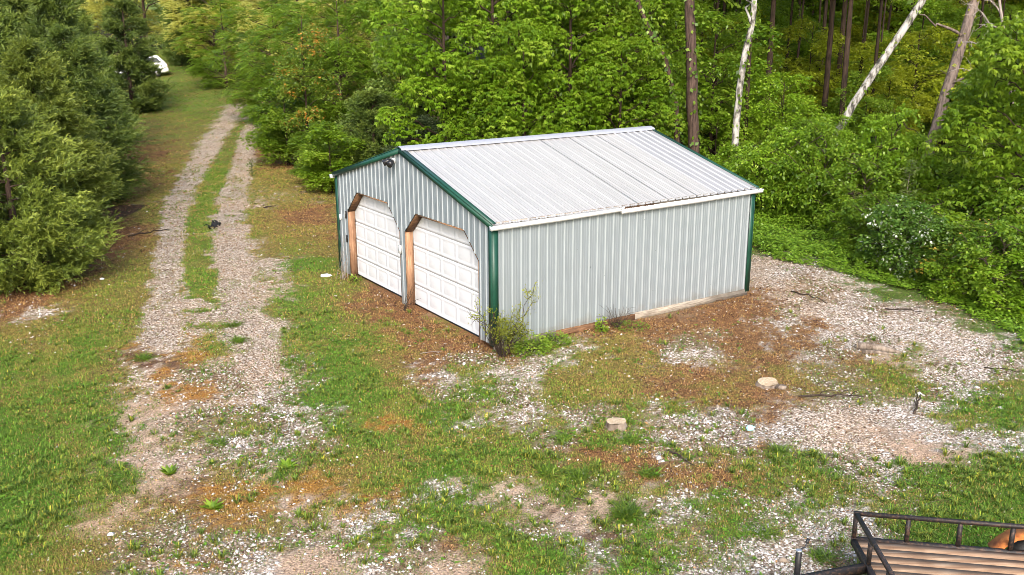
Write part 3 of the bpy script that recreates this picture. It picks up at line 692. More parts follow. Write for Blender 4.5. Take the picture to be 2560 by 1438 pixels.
# handles at the foot of the doors
for D in (RD, LD):
    (ta, za), (tb, zb2), (tc, zc), (td_, zd) = D
    mb = MB(); mb.box((.105, td_ - .028, (zd - .1)/2), (.18, .045, zd + .1)); mb.box((.03, td_ + .005, (zd - .1)/2), (.045, .03, zd + .1))
    mb.build("door_post", M['woodnew'], shed)
    mb = MB(); mb.box((.105, ta + .028, (za - .1)/2), (.18, .045, za + .1)); mb.build("door_post", M['woodnew'], shed)
    for p, q2, nm in (((td_, zd), (tc, zc), 'wooddark'), ((tc, zc), (tb, zb2), 'woodnew'), ((tb, zb2), (ta, za), 'wooddark')):
        mb = MB(); d_ = unit(np.array([0, q2[0]-p[0], q2[1]-p[1]])); nn = np.array([0, -d_[2], d_[1]]); nn = nn*(-1 if nn[2] > 0 else 1)
        a = np.array([.105, p[0], p[1]]) + nn*.026; b_ = np.array([.105, q2[0], q2[1]]) + nn*.026
        mb.bar(a, b_, .19, .04, up=nn); o = mb.build("header_board", M[nm], shed)
        if nm == 'wooddark': o["label"] = "dark stained slanting header board"
# floodlight under the peak
fl = MB(); fl.box((-.035, 4.40, 3.56), (.05, .12, .12)); fl.bar((-.06, 4.40, 3.56), (-.17, 4.36, 3.53), .03, .03); fo = fl.build("floodlight", M['grey'], shed)
for dy in (-.11, .10):
    h = MB(); h.tube([(-.08, 4.40 + dy*.5, 3.57), (-.13, 4.40 + dy, 3.545), (-.24, 4.40 + dy*1.5, 3.49)], [.03, .05, .085], 10); h.build("lamp_head", M['black'], fo)
mb = MB(); mb.box((-.045, 4.20, 1.40), (.05, .09, .20)); mb.box((-.073, 4.20, 1.40), (.008, .07, .17)); mb.build("outlet_box", M['grey'], shed)
mb = MB(); mb.box((-.045, 7.80, 1.60), (.05, .07, .15)); mb.box((-.073, 7.80, 1.62), (.008, .05, .07)); mb.build("switch_box", M['white'], shed)
for z in (1.05, 1.72):
    mb = MB(); mb.box((-.03, 7.457, z), (.03, .05, .2)); mb.build("hinge_strap", M['black'], shed)

# ------------------------------------------------------------------ the flat trailer at the lower right
TA = np.array([4.26, 10.50, 0]); ts_ = unit(np.array([1.95, -.34, 0])); tf = unit(np.array([-.06, -1, 0])); TL, TW = 3.7, 1.86; ZD, ZR = .55, .90
trl = thing("utility_trailer", (TA[0], TA[1], 0), "low black railed utility trailer with worn plank deck and rusty fender", "trailer")
def tp(s, f, z): return TA + ts_*s + tf*f + np.array([0, 0, z]) - np.array([TA[0], TA[1], 0])
for i in range(11):
    mb = MB(); f0 = .03 + i*(TW - .06)/11; f1 = f0 + (TW - .06)/11 - .0015
    mb.bar(tp(.03, (f0+f1)/2, ZD - .02 + .0006*(i % 3)), tp(TL - .02, (f0+f1)/2, ZD - .02 + .0006*(i % 3)), f1 - f0, .04); mb.build("deck_plank", M['deck'], trl)
mb = MB()
for f in (0, TW): mb.bar(tp(-.03, f, ZD - .03), tp(TL, f, ZD - .03), .055, .10)
for s in (0, TL): mb.bar(tp(s, .028, ZD - .035), tp(s, TW - .028, ZD - .035), .05, .09)
for s in (.9, 1.8, 2.8): mb.bar(tp(s, .03, ZD - .09), tp(s, TW - .03, ZD - .09), .05, .08)
mb.build("frame", M['rail'], trl)
mb = MB(); mb.bar(tp(-.03, 0, ZR), tp(TL, 0, ZR), .044, .044); mb.build("side_rail", M['rail'], trl)
mb = MB(); mb.bar(tp(-.03, TW, ZR), tp(TL, TW, ZR), .05, .05); mb.build("side_rail", M['rail'], trl)
mb = MB(); mb.bar(tp(0, .026, ZR + .001), tp(0, TW - .026, ZR + .001), .044, .043); mb.build("front_rail", M['rail'], trl)
for s, f in [(0, 0), (.62, 0), (1.22, 0), (1.82, 0), (2.45, 0), (3.1, 0), (TL - .03, 0), (0, .60), (0, 1.26), (0, TW), (.62, TW), (1.22, TW), (1.82, TW), (2.45, TW), (3.1, TW), (TL - .03, TW)]:
    mb = MB(); mb.bar(tp(s, f, ZD + .02), tp(s, f, ZR - .025), .045, .045, up=tf); mb.build("rail_post", M['rail'], trl)
cpl = np.array([2.2, 9.36, .45]) - np.array([TA[0], TA[1], 0])
for f in (.58, 1.28):
    mb = MB(); mb.bar(tp(-.03, f, ZD - .055), cpl + tf*(f - .93)*.12, .075, .10); mb.build("tongue_beam", M['rail'], trl)
mb = MB(); mb.bar(cpl + ts_*.12 + np.array([0, 0, .02]), cpl - ts_*.16 + np.array([0, 0, .03]), .10, .09); mb.tube([cpl - ts_*.16 + np.array([0, 0, .03]), cpl - ts_*.26 + np.array([0, 0, .0])], [.05, .045], 12); mb.build("coupler", M['steel'], trl)
jx = np.array([3.29, 9.62, 0]) - np.array([TA[0], TA[1], 0])
mb = MB(); mb.tube([jx + np.array([0, 0, z]) for z in (.06, .3, .6, .90, .905)], [.030, .030, .036, .036, .03], 14); mb.tube([jx + np.array([0, 0, z]) for z in (.012, .03, .05, .09)], [.09, .09, .05, .03], 12)
jk = mb.build("jack", M['black'], trl, smooth=False)
mb = MB(); mb.tube([jx + np.array([0, 0, z]) for z in (.908, .93, .935)], [.037, .035, .02], 14); mb.build("jack_cap", M['steel'], jk)
mb = MB(); mb.tube([jx + np.array([.0, 0, .915]), jx + np.array([.05, .03, .935]), jx + np.array([.09, .05, .94]), jx + np.array([.10, .055, .99])], [.009]*4, 8); mb.tube([jx + np.array([.10, .055, .985]), jx + np.array([.125, .085, 1.02])], [.02, .02], 8); mb.build("jack_crank", M['black'], jk)
for f, e in ((-.15, -1), (TW + .15, 1)):
    ws = 2.2
    wm = MB(); th = np.linspace(0, 2*math.pi, 33); c0 = tp(ws, f, .33)
    prf = [(-.09, .20), (-.10, .29), (-.085, .325), (.085, .325), (.10, .29), (.09, .20)]
    V = [c0 + tf*d + ts_*r*math.cos(t) + np.array([0, 0, r*math.sin(t)]) for t in th[:-1] for d, r in prf]
    wm.add(V, [[(i % 32)*6 + j, (i % 32)*6 + (j+1) % 6, ((i+1) % 32)*6 + (j+1) % 6, ((i+1) % 32)*6 + j] for i in range(32) for j in range(6)]); wh = wm.build("wheel", M['tyre'], trl, smooth=False)
    rm = MB(); rm.tube([c0 - tf*.07, c0 + tf*e*.0, c0 + tf*e*.075, c0 + tf*e*.085], [.20, .20, .195, .08], 24); rm.build("rim", M['steel'], wh)
    fm_ = MB(); pts_ = []
    arc = [(-.52, .48), (-.42, .60), (-.30, .705), (-.12, .745), (.12, .745), (.30, .705), (.42, .60), (.52, .48)]
    for s, z in arc:
        for d in (-.125, .125): pts_ += [tp(ws + s, f + d, z), tp(ws + s*.985, f + d, z - .012)]
    q_ = []
    for i in range(len(arc) - 1):
        b0 = i*4; q_ += [[b0, b0+4, b0+6, b0+2], [b0+1, b0+3, b0+7, b0+5], [b0, b0+1, b0+5, b0+4], [b0+2, b0+6, b0+7, b0+3]]
    fm_.add(pts_, q_)
    so = [tp(ws + s, f + e*.125, z) for s, z in arc] + [tp(ws + s*.93, f + e*.125, z - .06) for s, z in arc]
    fm_.add(so, [[i, i+1, i+9, i+8] for i in range(7)]); fm_.build("fender", M['rust'], trl)

# ------------------------------------------------------------------ trees
def rsphere(n): return unit(rng.normal(size=(n, 3)))
def bend(a, b, n=6, sag=0.0, wob=.06):
    a = np.asarray(a, float); b = np.asarray(b, float); t = np.linspace(0, 1, n)[:, None]; L = np.linalg.norm(b - a)
    p = a + (b - a)*t; w_ = rng.normal(size=(n, 3))*wob*L*np.sin(np.pi*t); p += w_; p[:, 2] += sag*L*4*(t[:, 0]*(1 - t[:, 0])); return p
def lumps(n, R, z0, z1, shape='egg'):
    """centres and radii of the leaf masses of a crown"""
    out = []
    for i in range(n):
        for _ in range(30):
            u_ = rng.random(); z = z0 + (z1 - z0)*u_; prof = math.sin(math.pi*min(1, max(.02, .12 + .80*u_)))**.7 if shape == 'egg' else (1 - u_)**.8
            r = R*prof*(.55 + .45*rng.random()); az = rng.random()*6.283; c = np.array([r*math.cos(az), r*math.sin(az), z])
            if all(np.linalg.norm((c - o)/np.array([1, 1, .8])) > .42*R for o in out): break
        out.append(c)
    return np.array(out)
def tips_on(lc, lr, n, up=.35, zs=.62):
    k = rng.integers(0, len(lc), n); d = rsphere(n); d[:, 2] += up; d = unit(d)
    r = lr[k]*(.55 + .5*rng.random(n)**.6)
    p = lc[k] + d*r[:, None]*np.array([1, 1, zs]); return p, d, k
def tree_trunk(lc, height, r0, lean=(0, 0), extra=0, sides=9):
    mb = MB(); n = 9; t = np.linspace(0, 1, n)
    pts = np.stack([lean[0]*t + .05*height*.2*(noise(t*3, t*0 + rng.random()*50, 5) - .5), lean[1]*t + .05*height*.2*(noise(t*3, t*0 + rng.random()*50, 6) - .5), t*height], 1); pts[0, :2] = 0; pts[0, 2] = -.15
    rad = r0*(1 - .82*t); rad[0] *= 1.35; mb.tube(pts, rad, sides, jitter=.12)
    for c in lc:
        zt = max(.12*height, min(.93*height, c[2] - .35*math.hypot(c[0], c[1]) - .2)); f = zt/height
        a = np.array([np.interp(f, t, pts[:, 0]), np.interp(f, t, pts[:, 1]), zt]); p = bend(a, c, 6, .06, .05)
        mb.tube(p, np.linspace(max(.012, r0*.42*(1 - f*.6)), .010, 6), 6, cap=False)
        for j in range(3):
            q_ = c + rsphere(1)[0]*.55*np.array([1, 1, .6]); mb.tube(bend(p[3 + j % 3], q_, 4, 0, .06), np.linspace(.014, .005, 4), 5, cap=False)
    return mb
def clump_tint(k, nl, n, spread=.22):
    base = rng.normal(size=nl)*.10; return np.clip(.5 + base[k] + spread*rng.normal(size=n), 0, 1)

def crown_palmate(lc, lr, n, L=.16, W=.06):
    mb = MB(); p, d, k = tips_on(lc, lr, n); ti = clump_tint(k, len(lc), n, .14)
    az0 = rng.random(n)*6.283; out = unit(d*np.array([1, 1, .25]) + np.array([0, 0, .05]))
    sz = .75 + .5*rng.random(n)
    for j in range(6):
        az = az0 + (j - 2.5)*.72 ; h = np.stack([np.cos(az), np.sin(az), np.zeros(n)], 1)
        ax = unit(h*.75 + out*.55 + np.array([0, 0, -.42]) + .12*rng.normal(size=(n, 3)))
        mb.leaves(p, ax, np.array([0, 0, 1.]) + .2*rng.normal(size=(n, 3)), L*sz*(1 - .10*abs(j - 2.5)), W*sz, fold=.18, droop=.22, tint=np.clip(ti + .08*rng.normal(size=n), 0, 1))
    return mb
def crown_oval(lc, lr, n, L=.10, W=.055, per=9, twig=.38):
    mb = MB(); p, d, k = tips_on(lc, lr, n); ti = clump_tint(k, len(lc), n, .14)
    td = unit(d*np.array([1, 1, .35]) + .45*rng.normal(size=(n, 3))*np.array([1, 1, .4]))
    for j in range(per):
        f = (j + .5)/per; az = rng.random(n)*6.283
        b0 = p + td*(f - .6)*twig*(.7 + .6*rng.random((n, 1))) + np.array([0, 0, -.10])*f*f + .03*rng.normal(size=(n, 3))
        ax = unit(td*.6 + np.stack([np.cos(az), np.sin(az), -.35 + 0*az], 1)*.8)
        up = np.array([0, 0, 1.]) + .45*rng.normal(size=(n, 3))
        s_ = .65 + .6*rng.random(n); mb.leaves(b0, ax, up, L*s_, W*s_, fold=.12, droop=.15, tint=np.clip(ti + .13*rng.normal(size=n), 0, 1))
    return mb
def crown_fine(lc, lr, n, L=.075, W=.034, per=12, rach=.30):
    mb = MB(); p, d, k = tips_on(lc, lr, n, .25, .7); ti = clump_tint(k, len(lc), n, .14)
    td = unit(d*np.array([1, 1, .3]) + .6*rng.normal(size=(n, 3))*np.array([1, 1, .5])); sd_ = unit(np.cross(td, [0, 0, 1.]))
    for j in range(per):
        f = (j//2 + .6)/(per/2); sg = 1 if j % 2 else -1
        b0 = p + td*(f - .4)*rach + np.array([0, 0, -.12])*f*f
        ax = unit(sd_*sg*.9 + td*.45 + np.array([0, 0, -.25]) + .15*rng.normal(size=(n, 3)))
        mb.leaves(b0, ax, np.array([0, 0, 1.]) + .25*rng.normal(size=(n, 3)), L*(.7 + .6*rng.random(n)), W, fold=.1, droop=.1, tint=np.clip(ti + .10*rng.normal(size=n), 0, 1))
    return mb
def crown_cedar(R, H, n, seed_pow=.8, blade=.10, zmin=.02, per=15):
    """feathery sprays that leave the axis outwards and turn up, their tips lighter"""
    mb = MB(); nb = max(26, n//40); u0 = rng.random(nb)**1.35
    zb = zmin + (H*.97 - zmin)*u0; azb = rng.random(nb)*6.283
    # bough k ends at radius rb; sprays sit along its outer half
    prof = (1 - u0)**seed_pow*(.55 + .45*np.minimum(1, u0/.16 + .25)); rb = R*prof*(.72 + .42*rng.random(nb)) + .10
    k = rng.integers(0, nb, n); wgt = .24 + .78*rng.random(n)**.6
    up_k = .28 + .30*rng.random(nb)
    jit = rng.normal(size=(n, 3))*np.array([.13, .13, .10])*(.5 + rb[k][:, None]/R)
    p = np.stack([np.cos(azb[k])*rb[k]*wgt, np.sin(azb[k])*rb[k]*wgt, zb[k] + up_k[k]*rb[k]*(wgt**2)*.55], 1) + jit
    outd = unit(np.stack([np.cos(azb[k]), np.sin(azb[k]), up_k[k]*1.1 + .25*rng.normal(size=n)], 1) + .55*rng.normal(size=(n, 3)))
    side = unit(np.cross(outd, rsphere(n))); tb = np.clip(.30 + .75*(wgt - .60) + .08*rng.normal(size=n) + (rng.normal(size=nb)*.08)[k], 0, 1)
    Ls = (.30 + .26*rng.random(n))*(blade/.10)
    for j in range(per):
        f = (j + .4)/per; sg = 1 if j % 2 else -1
        b0 = p + outd*(Ls*(f - .35))[:, None] + np.array([0, 0, -.05])*f*f
        ax = unit(outd*.85 + side*sg*.62*(1 - .6*f) + .22*rng.normal(size=(n, 3)) + np.array([0, 0, -.05]))
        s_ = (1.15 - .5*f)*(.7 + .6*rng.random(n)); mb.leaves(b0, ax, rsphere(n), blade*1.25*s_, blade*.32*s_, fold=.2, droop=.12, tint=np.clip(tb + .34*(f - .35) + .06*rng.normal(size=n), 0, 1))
    tr = MB(); tr.tube([(0, 0, -.1), (.02, .01, H*.3), (0, .03, H*.7), (0, 0, H*.95)], [R*.06, R*.045, R*.02, .008], 9, jitter=.15)
    for i in range(0, nb, 2):
        e = np.array([math.cos(azb[i])*rb[i]*.9, math.sin(azb[i])*rb[i]*.9, zb[i] + up_k[i]*rb[i]*.4]); tr.tube(bend((0, 0, zb[i]*.96), e, 4, -.04, .03), [.022, .018, .012, .006], 5, cap=False)
    return tr, mb
def ivy_on(path, r, n, L=.09):
    mb = MB(); t = rng.random(n)**1.1; i = t*(len(path) - 1); a = np.floor(i).astype(int).clip(0, len(path) - 2); c = path[a] + (path[a+1] - path[a])*(i - a)[:, None]
    az = rng.random(n)*6.283; d = np.stack([np.cos(az), np.sin(az), .3*rng.normal(size=n)], 1); rr = r*(1 - .45*t) + .04 + .16*rng.random(n)**2
    ax = unit(d*.4 + np.array([0, 0, -.75]) + .5*rng.normal(size=(n, 3))); s_ = .7 + .6*rng.random(n)
    mb.leaves(c + d*rr[:, None], ax, d + .35*rng.normal(size=(n, 3)), L*s_, L*.75*s_, fold=.1, droop=.1, tint=np.clip(.45 + .25*rng.normal(size=n), 0, 1)); return mb

PROTO = {}
def proto(key, name, cat, label, parts, group=None):
    """parts: list of (name, MB, material key); the first copy placed is the prototype itself"""
    r = thing(name, (0, 0, 0), label, cat, group); KIDS[r.name] = []
    for pn, mb_, mk in parts:
        KIDS[r.name].append(mb_.build(pn, M[mk], r, tint=True, smooth=(pn in ('trunk', 'stem', 'stems', 'branches'))))
    PROTO[key] = [r, False]; return r
def place(key, px, y, label, group=None, s=1.0, rz=None, mats=None, dz=0.0, xyz=None):
    r, used = PROTO[key]; loc = P(px, y) if xyz is None else xyz; loc = (loc[0], loc[1], loc[2] + dz)
    rz = rng.random()*6.283 if rz is None else rz; ml = {k: M[v] for k, v in (mats or {}).items()}
    if not used:
        PROTO[key][1] = True; r.location = loc; r.rotation_euler = (0, 0, rz); r.scale = s if hasattr(s, '__len__') else (s, s, s); r["label"] = label
        if group: r["group"] = group
        for c in KIDS[r.name]:
            k = c.name.split('.')[0]
            if k in ml: c.material_slots[0].link = 'OBJECT'; c.material_slots[0].material = ml[k]
        return r
    return copy_tree(r, loc, rz, s, label, group, ml)

def broad(key, name, cat, kind, R, z0, z1, nl, n, h, r0, leaf, barkm='barkdark', lr=(.7, 1.15), shape='egg', **kw):
    lc = lumps(nl, R, z0, z1, shape); lrr = (lr[0] + (lr[1] - lr[0])*rng.random(nl))
    cr = {'palm': crown_palmate, 'oval': crown_oval, 'fine': crown_fine}[kind](lc, lrr, n, **kw)
    proto(key, name, cat, name, [('trunk', tree_trunk(lc, h, r0), barkm), ('crown', cr, leaf)])

# -- the cedar row along the left of the drive
for i, (R, H, n) in enumerate([(2.25, 5.2, 7200), (2.0, 6.4, 6800), (2.6, 8.8, 5600)]):
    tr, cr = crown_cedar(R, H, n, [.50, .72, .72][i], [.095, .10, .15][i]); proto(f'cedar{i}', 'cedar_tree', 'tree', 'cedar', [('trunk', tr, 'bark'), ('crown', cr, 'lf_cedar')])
GC_ = 'cedars in a row along the left of the drive'
def at(x, y): return (x, y, float(hz(x, y)))
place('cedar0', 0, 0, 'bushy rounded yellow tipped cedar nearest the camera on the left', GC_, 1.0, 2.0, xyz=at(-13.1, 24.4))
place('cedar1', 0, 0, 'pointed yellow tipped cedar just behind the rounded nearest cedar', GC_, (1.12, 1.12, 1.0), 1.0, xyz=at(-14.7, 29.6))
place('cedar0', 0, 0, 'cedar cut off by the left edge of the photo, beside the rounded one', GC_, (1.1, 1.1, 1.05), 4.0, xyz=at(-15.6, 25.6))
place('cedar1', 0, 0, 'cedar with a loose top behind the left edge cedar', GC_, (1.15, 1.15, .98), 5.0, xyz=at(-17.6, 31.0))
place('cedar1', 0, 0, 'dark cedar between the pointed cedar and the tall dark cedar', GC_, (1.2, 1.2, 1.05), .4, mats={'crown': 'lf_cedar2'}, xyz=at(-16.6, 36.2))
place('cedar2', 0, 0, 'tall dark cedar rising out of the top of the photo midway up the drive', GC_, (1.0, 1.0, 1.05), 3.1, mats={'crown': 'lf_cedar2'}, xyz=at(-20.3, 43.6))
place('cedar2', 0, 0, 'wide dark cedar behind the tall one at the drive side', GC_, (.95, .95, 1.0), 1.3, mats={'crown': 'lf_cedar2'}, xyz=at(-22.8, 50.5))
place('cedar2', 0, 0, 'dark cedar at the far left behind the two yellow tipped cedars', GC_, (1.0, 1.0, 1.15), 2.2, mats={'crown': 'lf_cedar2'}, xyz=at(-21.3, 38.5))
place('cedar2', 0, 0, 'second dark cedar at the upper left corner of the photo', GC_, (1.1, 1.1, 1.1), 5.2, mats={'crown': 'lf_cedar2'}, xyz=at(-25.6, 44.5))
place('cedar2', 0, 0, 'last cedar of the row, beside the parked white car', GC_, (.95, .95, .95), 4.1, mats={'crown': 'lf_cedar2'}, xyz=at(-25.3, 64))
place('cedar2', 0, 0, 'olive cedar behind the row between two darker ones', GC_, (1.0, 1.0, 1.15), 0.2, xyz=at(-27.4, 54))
place('cedar2', 478, 86, 'lone dark cedar closing the far end of the grassy clearing', None, (1.0, 1.0, 1.3), 0.9, mats={'crown': 'lf_cedar2'})
place('cedar0', 940, 40.5, 'low dark cedar behind the left eave of the shed', None, (.85, .85, .78), 0.9, mats={'crown': 'lf_cedar2'})
place('cedar0', 1050, 37.5, 'small grey green cedar beside the shed gable peak', None, (.80, .80, .62), 2.9, mats={'crown': 'lf_cedarblue'})

# -- trees round the far end of the clearing and on the right of the drive
broad('fine0', 'locust_tree', 'tree', 'fine', 3.4, 1.0, 9.0, 24, 1700, 8.5, .16, 'lf_yellow', 'bark', (.75, 1.25), L=.19, W=.09, rach=.55)
broad('fine1', 'locust_tree', 'tree', 'fine', 2.8, .5, 7.5, 24, 1700, 7.2, .13, 'lf_olive', 'bark', (.65, 1.1), L=.16, W=.075, rach=.45)
place('fine0', 372, 94, 'pale yellow tree above the clearing behind the parked car', 'far trees round the clearing', 1.25, mats={'crown': 'lf_gold'})
place('fine0', 300, 100, 'pale yellow tree behind the tops of the dark cedars', 'far trees round the clearing', 1.3, mats={'crown': 'lf_gold'})
place('fine0', 430, 108, 'green yellow tree left of the lone dark cedar', 'far trees round the clearing', 1.3, mats={'crown': 'lf_mid'})
place('fine0', 545, 82, 'broad yellow green tree right of the lone dark cedar', 'far trees round the clearing', (1.1, 1.1, 1.0))
place('fine1', 570, 74, 'low olive tree at the far end of the drive', 'far trees round the clearing', (1.0, 1.0, .85), mats={'crown': 'lf_mid'})
place('fine0', 660, 78, 'yellow green tree behind the bend of the drive', 'trees right of the drive', (1.15, 1.15, 1.1))
place('fine1', 700, 60, 'olive tree overhanging the bend of the drive', 'trees right of the drive', (1.12, 1.12, .98))
place('fine1', 765, 53.5, 'low spreading olive tree beside the drive with dark limbs', 'trees right of the drive', (1.05, 1.05, .95))
place('fine1', 718, 52, 'dark low bushy tree standing against the drive edge', 'trees right of the drive', (.80, .80, .42), mats={'crown': 'lf_mid'})
place('fine0', 760, 66, 'tall yellow green tree behind the slender orange tipped tree', 'trees right of the drive', (1.1, 1.1, 1.15))
place('fine0', 880, 58, 'tall feathery yellow green tree left of the buckeyes', 'trees right of the drive', (1.1, 1.1, 1.1))
place('fine1', 860, 50, 'olive tree behind the slender tree, left of the low dark cedar', 'trees right of the drive', (1.0, 1.0, 1.05))
place('fine1', 960, 50, 'olive green tree above the low dark cedar', 'trees right of the drive', (1.0, 1.0, 1.1))
for px, y, s_ in ((200, 112, 1.4), (100, 100, 1.4), (20, 96, 1.4), (500, 112, 1.5), (600, 106, 1.5), (680, 98, 1.4), (760, 92, 1.4), (850, 84, 1.35), (950, 76, 1.3), (1030, 70, 1.3)):
    place('fine0', px, y, 'yellow green tree in the far wood behind the clearing', 'far wood behind the clearing', s_, mats={'crown': ['lf_yellow', 'lf_mid', 'lf_olive'][int(px) % 3]})
# slender tree with orange tips
broad('slender', 'slender_tree', 'tree', 'oval', 1.05, .7, 7.2, 20, 1150, 7.0, .075, 'lf_orange', 'barkdark', (.42, .75), L=.12, W=.065, per=8)
place('slender', 778, 42.5, 'slender young tree with orange tipped leaves left of the shed')
broad('maple0', 'maple_sapling', 'tree', 'oval', 1.3, .6, 4.4, 16, 1500, 4.2, .05, 'lf_bright', 'barkdark', (.5, .8), L=.13, W=.10, per=8)
place('maple0', 722, 45.5, 'leafy maple sapling left of the slender orange tipped tree', s=(1.1, 1.1, .9), mats={'crown': 'lf_mid'})
place('maple0', 830, 38.4, 'green bush like sapling behind the left corner of the shed', s=(.85, .85, .62), mats={'crown': 'lf_bright'})
place('maple0', 800, 40.4, 'low green sapling at the foot of the slender tree', s=(.8, .8, .48), mats={'crown': 'lf_mid'})
place('maple0', 1010, 44, 'pale large leaved sapling above the small grey green cedar', s=(1.2, 1.2, 1.3), mats={'crown': 'lf_pale'})

# -- buckeyes behind the shed
broad('palm0', 'buckeye_tree', 'tree', 'palm', 2.5, .9, 8.6, 30, 3600, 8.3, .14, 'lf_bright', 'barkdark', (.7, 1.1), L=.20, W=.075)
broad('palm1', 'buckeye_tree', 'tree', 'palm', 2.2, .6, 6.4, 26, 3000, 6.2, .11, 'lf_bright', 'barkdark', (.65, 1.0), L=.19, W=.07)
broad('palm2', 'buckeye_tree', 'tree', 'palm', 2.9, 1.2, 9.6, 32, 3600, 9.2, .16, 'lf_bright', 'barkdark', (.75, 1.15), L=.20, W=.075)
GB = 'buckeyes in a bank behind the shed'
for key, px, y, sc, lab in [('palm0', 1120, 36.8, .98, 'bright green buckeye behind the shed gable peak, leftmost of the bank'), ('palm2', 1235, 40, 1.0, 'tall bright buckeye behind the left third of the shed roof'),
    ('palm1', 1310, 36.0, 1.0, 'low bright buckeye just behind the middle of the shed ridge'), ('palm0', 1420, 37.8, 1.0, 'bright buckeye left of the right end of the shed ridge'),
    ('palm2', 1500, 41.5, 1.0, 'tall buckeye rising behind the right half of the ridge'), ('palm1', 1545, 36.6, .92, 'low bright buckeye at the right end of the ridge'),
    ('palm0', 1610, 40, .9, 'buckeye standing left of the big brown trunk'), ('palm2', 1080, 43, 1.0, 'buckeye with drooping leaves between the shed peak and the olive trees'),
    ('palm2', 1350, 44.5, 1.05, 'tall buckeye second row behind the middle of the roof'), ('palm2', 1600, 46, 1.05, 'tall buckeye second row beside the ivy covered trunk'), ('palm1', 1210, 35.4, .82, 'small buckeye close behind the roof left of the middle')]:
    place(key, px, y, lab, GB, sc, mats={'crown': 'lf_bright' if y < 40.5 else 'lf_mid'})

# -- big single trunks of the wood
def trunk_tree(name, cat, label, pts, r0, r1, barkm, ivy=0, crown=True, limbs=(), ivym='lf_mid', at=None):
    """a tall trunk along real points (x, y, z), its crown high above, with its base at the first point"""
    pts = np.asarray(pts, float); o = pts[0].copy(); t = thing(name, tuple(o), label, cat); rel_ = pts - o; rel_[0, 2] = -.2
    s_ = np.linspace(0, 1, len(rel_)); u_ = np.linspace(0, 1, 16); path = np.stack([np.interp(u_, s_, rel_[:, i]) for i in range(3)], 1)
    path[1:-1, :2] += .05*r0*4*rng.normal(size=(14, 2))*.35
    rad = np.linspace(r0, r1, 16); rad[0] *= 1.3; mb = MB(); mb.tube(path, rad, 14, jitter=.10)
    for a, e, r in limbs: mb.tube(bend(np.array(a) - o, np.array(e) - o, 7, .05, .05), np.linspace(r, r*.25, 7), 7, cap=False)
    mb.build('trunk', M[barkm], t, smooth=True)
    if crown:
        top = path[-1]; lc = top + lumps(12, 3.2, -2.5, 4.0); cr = crown_oval(lc, 1.1 + .5*rng.random(12), 150, L=.30, W=.17, per=8, twig=.8); cr.build('crown', M['lf_mid'], t, tint=True)
    if ivy:
        iv = ivy_on(path, r0, ivy, .16); iv.build('ivy', M[ivym], t, tint=True)
    return t
def col(px, py, y):
    """world point at distance y seen at photo pixel (px, py)"""
    X = (px - 1280)/F_PX; Yn = (719 - py)/F_PX; d = np.array([X, math.cos(PITCH) + Yn*math.sin(PITCH), -math.sin(PITCH) + Yn*math.cos(PITCH)]); k = y/d[1]
    return np.array([d[0]*k, y, CAM_H + d[2]*k])
def base(px, y): return np.array(P(px, y))
def grow(pts, extra):
    d = pts[-1] - pts[-2]; return list(pts) + [pts[-1] + d/np.linalg.norm(d)*extra*np.array([.6, .6, 1])]
trunk_tree('oak_tree', 'tree', 'big straight brown trunk rising behind the right end of the shed ridge', grow([base(1736, 37), col(1732, 200, 37), col(1726, 0, 37)], 9), .23, .17, 'bark', 260)
trunk_tree('ivy_tree', 'tree', 'slim leaning trunk wrapped in ivy left of the big brown trunk', grow([base(1702, 37.6), col(1690, 260, 37.6), col(1665, 150, 37.6), col(1625, 80, 37.6), col(1595, 0, 37.6)], 6), .13, .07, 'bark', 520)
trunk_tree('sycamore_tree', 'tree', 'pale white barked trunk bent halfway up, behind the right of the shed roof', grow([base(1836, 37.5), col(1840, 330, 37.5), col(1850, 230, 37.5), col(1866, 120, 37.5), col(1884, 60, 37.5), col(1888, 0, 37.5)], 8), .145, .095, 'barkwhite', 240, limbs=[(col(1880, 66, 37.5), col(1846, -40, 37), .06)])
trunk_tree('leaning_tree', 'tree', 'whitish trunk leaning steeply to the right over the wood', grow([base(2010, 39), col(2130, 270, 39), col(2220, 135, 39), col(2312, 0, 39)], 6), .165, .135, 'barkwhite', 60)
trunk_tree('hickory_tree', 'tree', 'thick grey brown trunk leaning right at the edge of the wood', grow([base(2310, 36.3), col(2318, 400, 36.4), col(2350, 290, 36.6), col(2398, 140, 36.9), col(2440, 0, 37.2)], 7), .225, .17, 'barkgrey', 200, limbs=[(col(2375, 215, 36.7), col(2500, 190, 35.5), .06), (col(2412, 100, 37), col(2300, 40, 36), .07)], ivym='lf_yellow')
# dead pale branches at the right edge
dt = thing('dead_tree', P(2545, 35), 'bare pale twigs of a dead tree at the upper right', 'tree'); o_ = np.array(P(2545, 35)); mb = MB()
tp_ = np.array([base(2545, 35), col(2535, 300, 35), col(2520, 150, 35), col(2500, 0, 35), col(2480, -90, 35)]) - o_; mb.tube(tp_, [.10, .08, .06, .045, .03], 9); mb.build('trunk', M['greytwig'], dt, smooth=True)
mb = MB()
for px, py, ex, ey in [(2530, 230, 2410, 175), (2520, 150, 2430, 110), (2510, 80, 2415, 40), (2530, 240, 2600, 130), (2518, 120, 2610, 40), (2505, 40, 2440, -40), (2525, 180, 2440, 215)]:
    a, e = col(px, py, 35) - o_, col(ex, ey, 34.6 + .6*rng.random()) - o_; p_ = bend(a, e, 7, .10, .06); mb.tube(p_, np.linspace(.035, .008, 7), 6, cap=False)
    for j in range(9):
        q0 = p_[rng.integers(1, 7)]; mb.tube(bend(q0, q0 + (e - a)*.35*rng.random() + rsphere(1)[0]*.55, 5, 0, .10), np.linspace(.013, .004, 5), 5, cap=False)
mb.build('branches', M['greytwig'], dt, smooth=True)

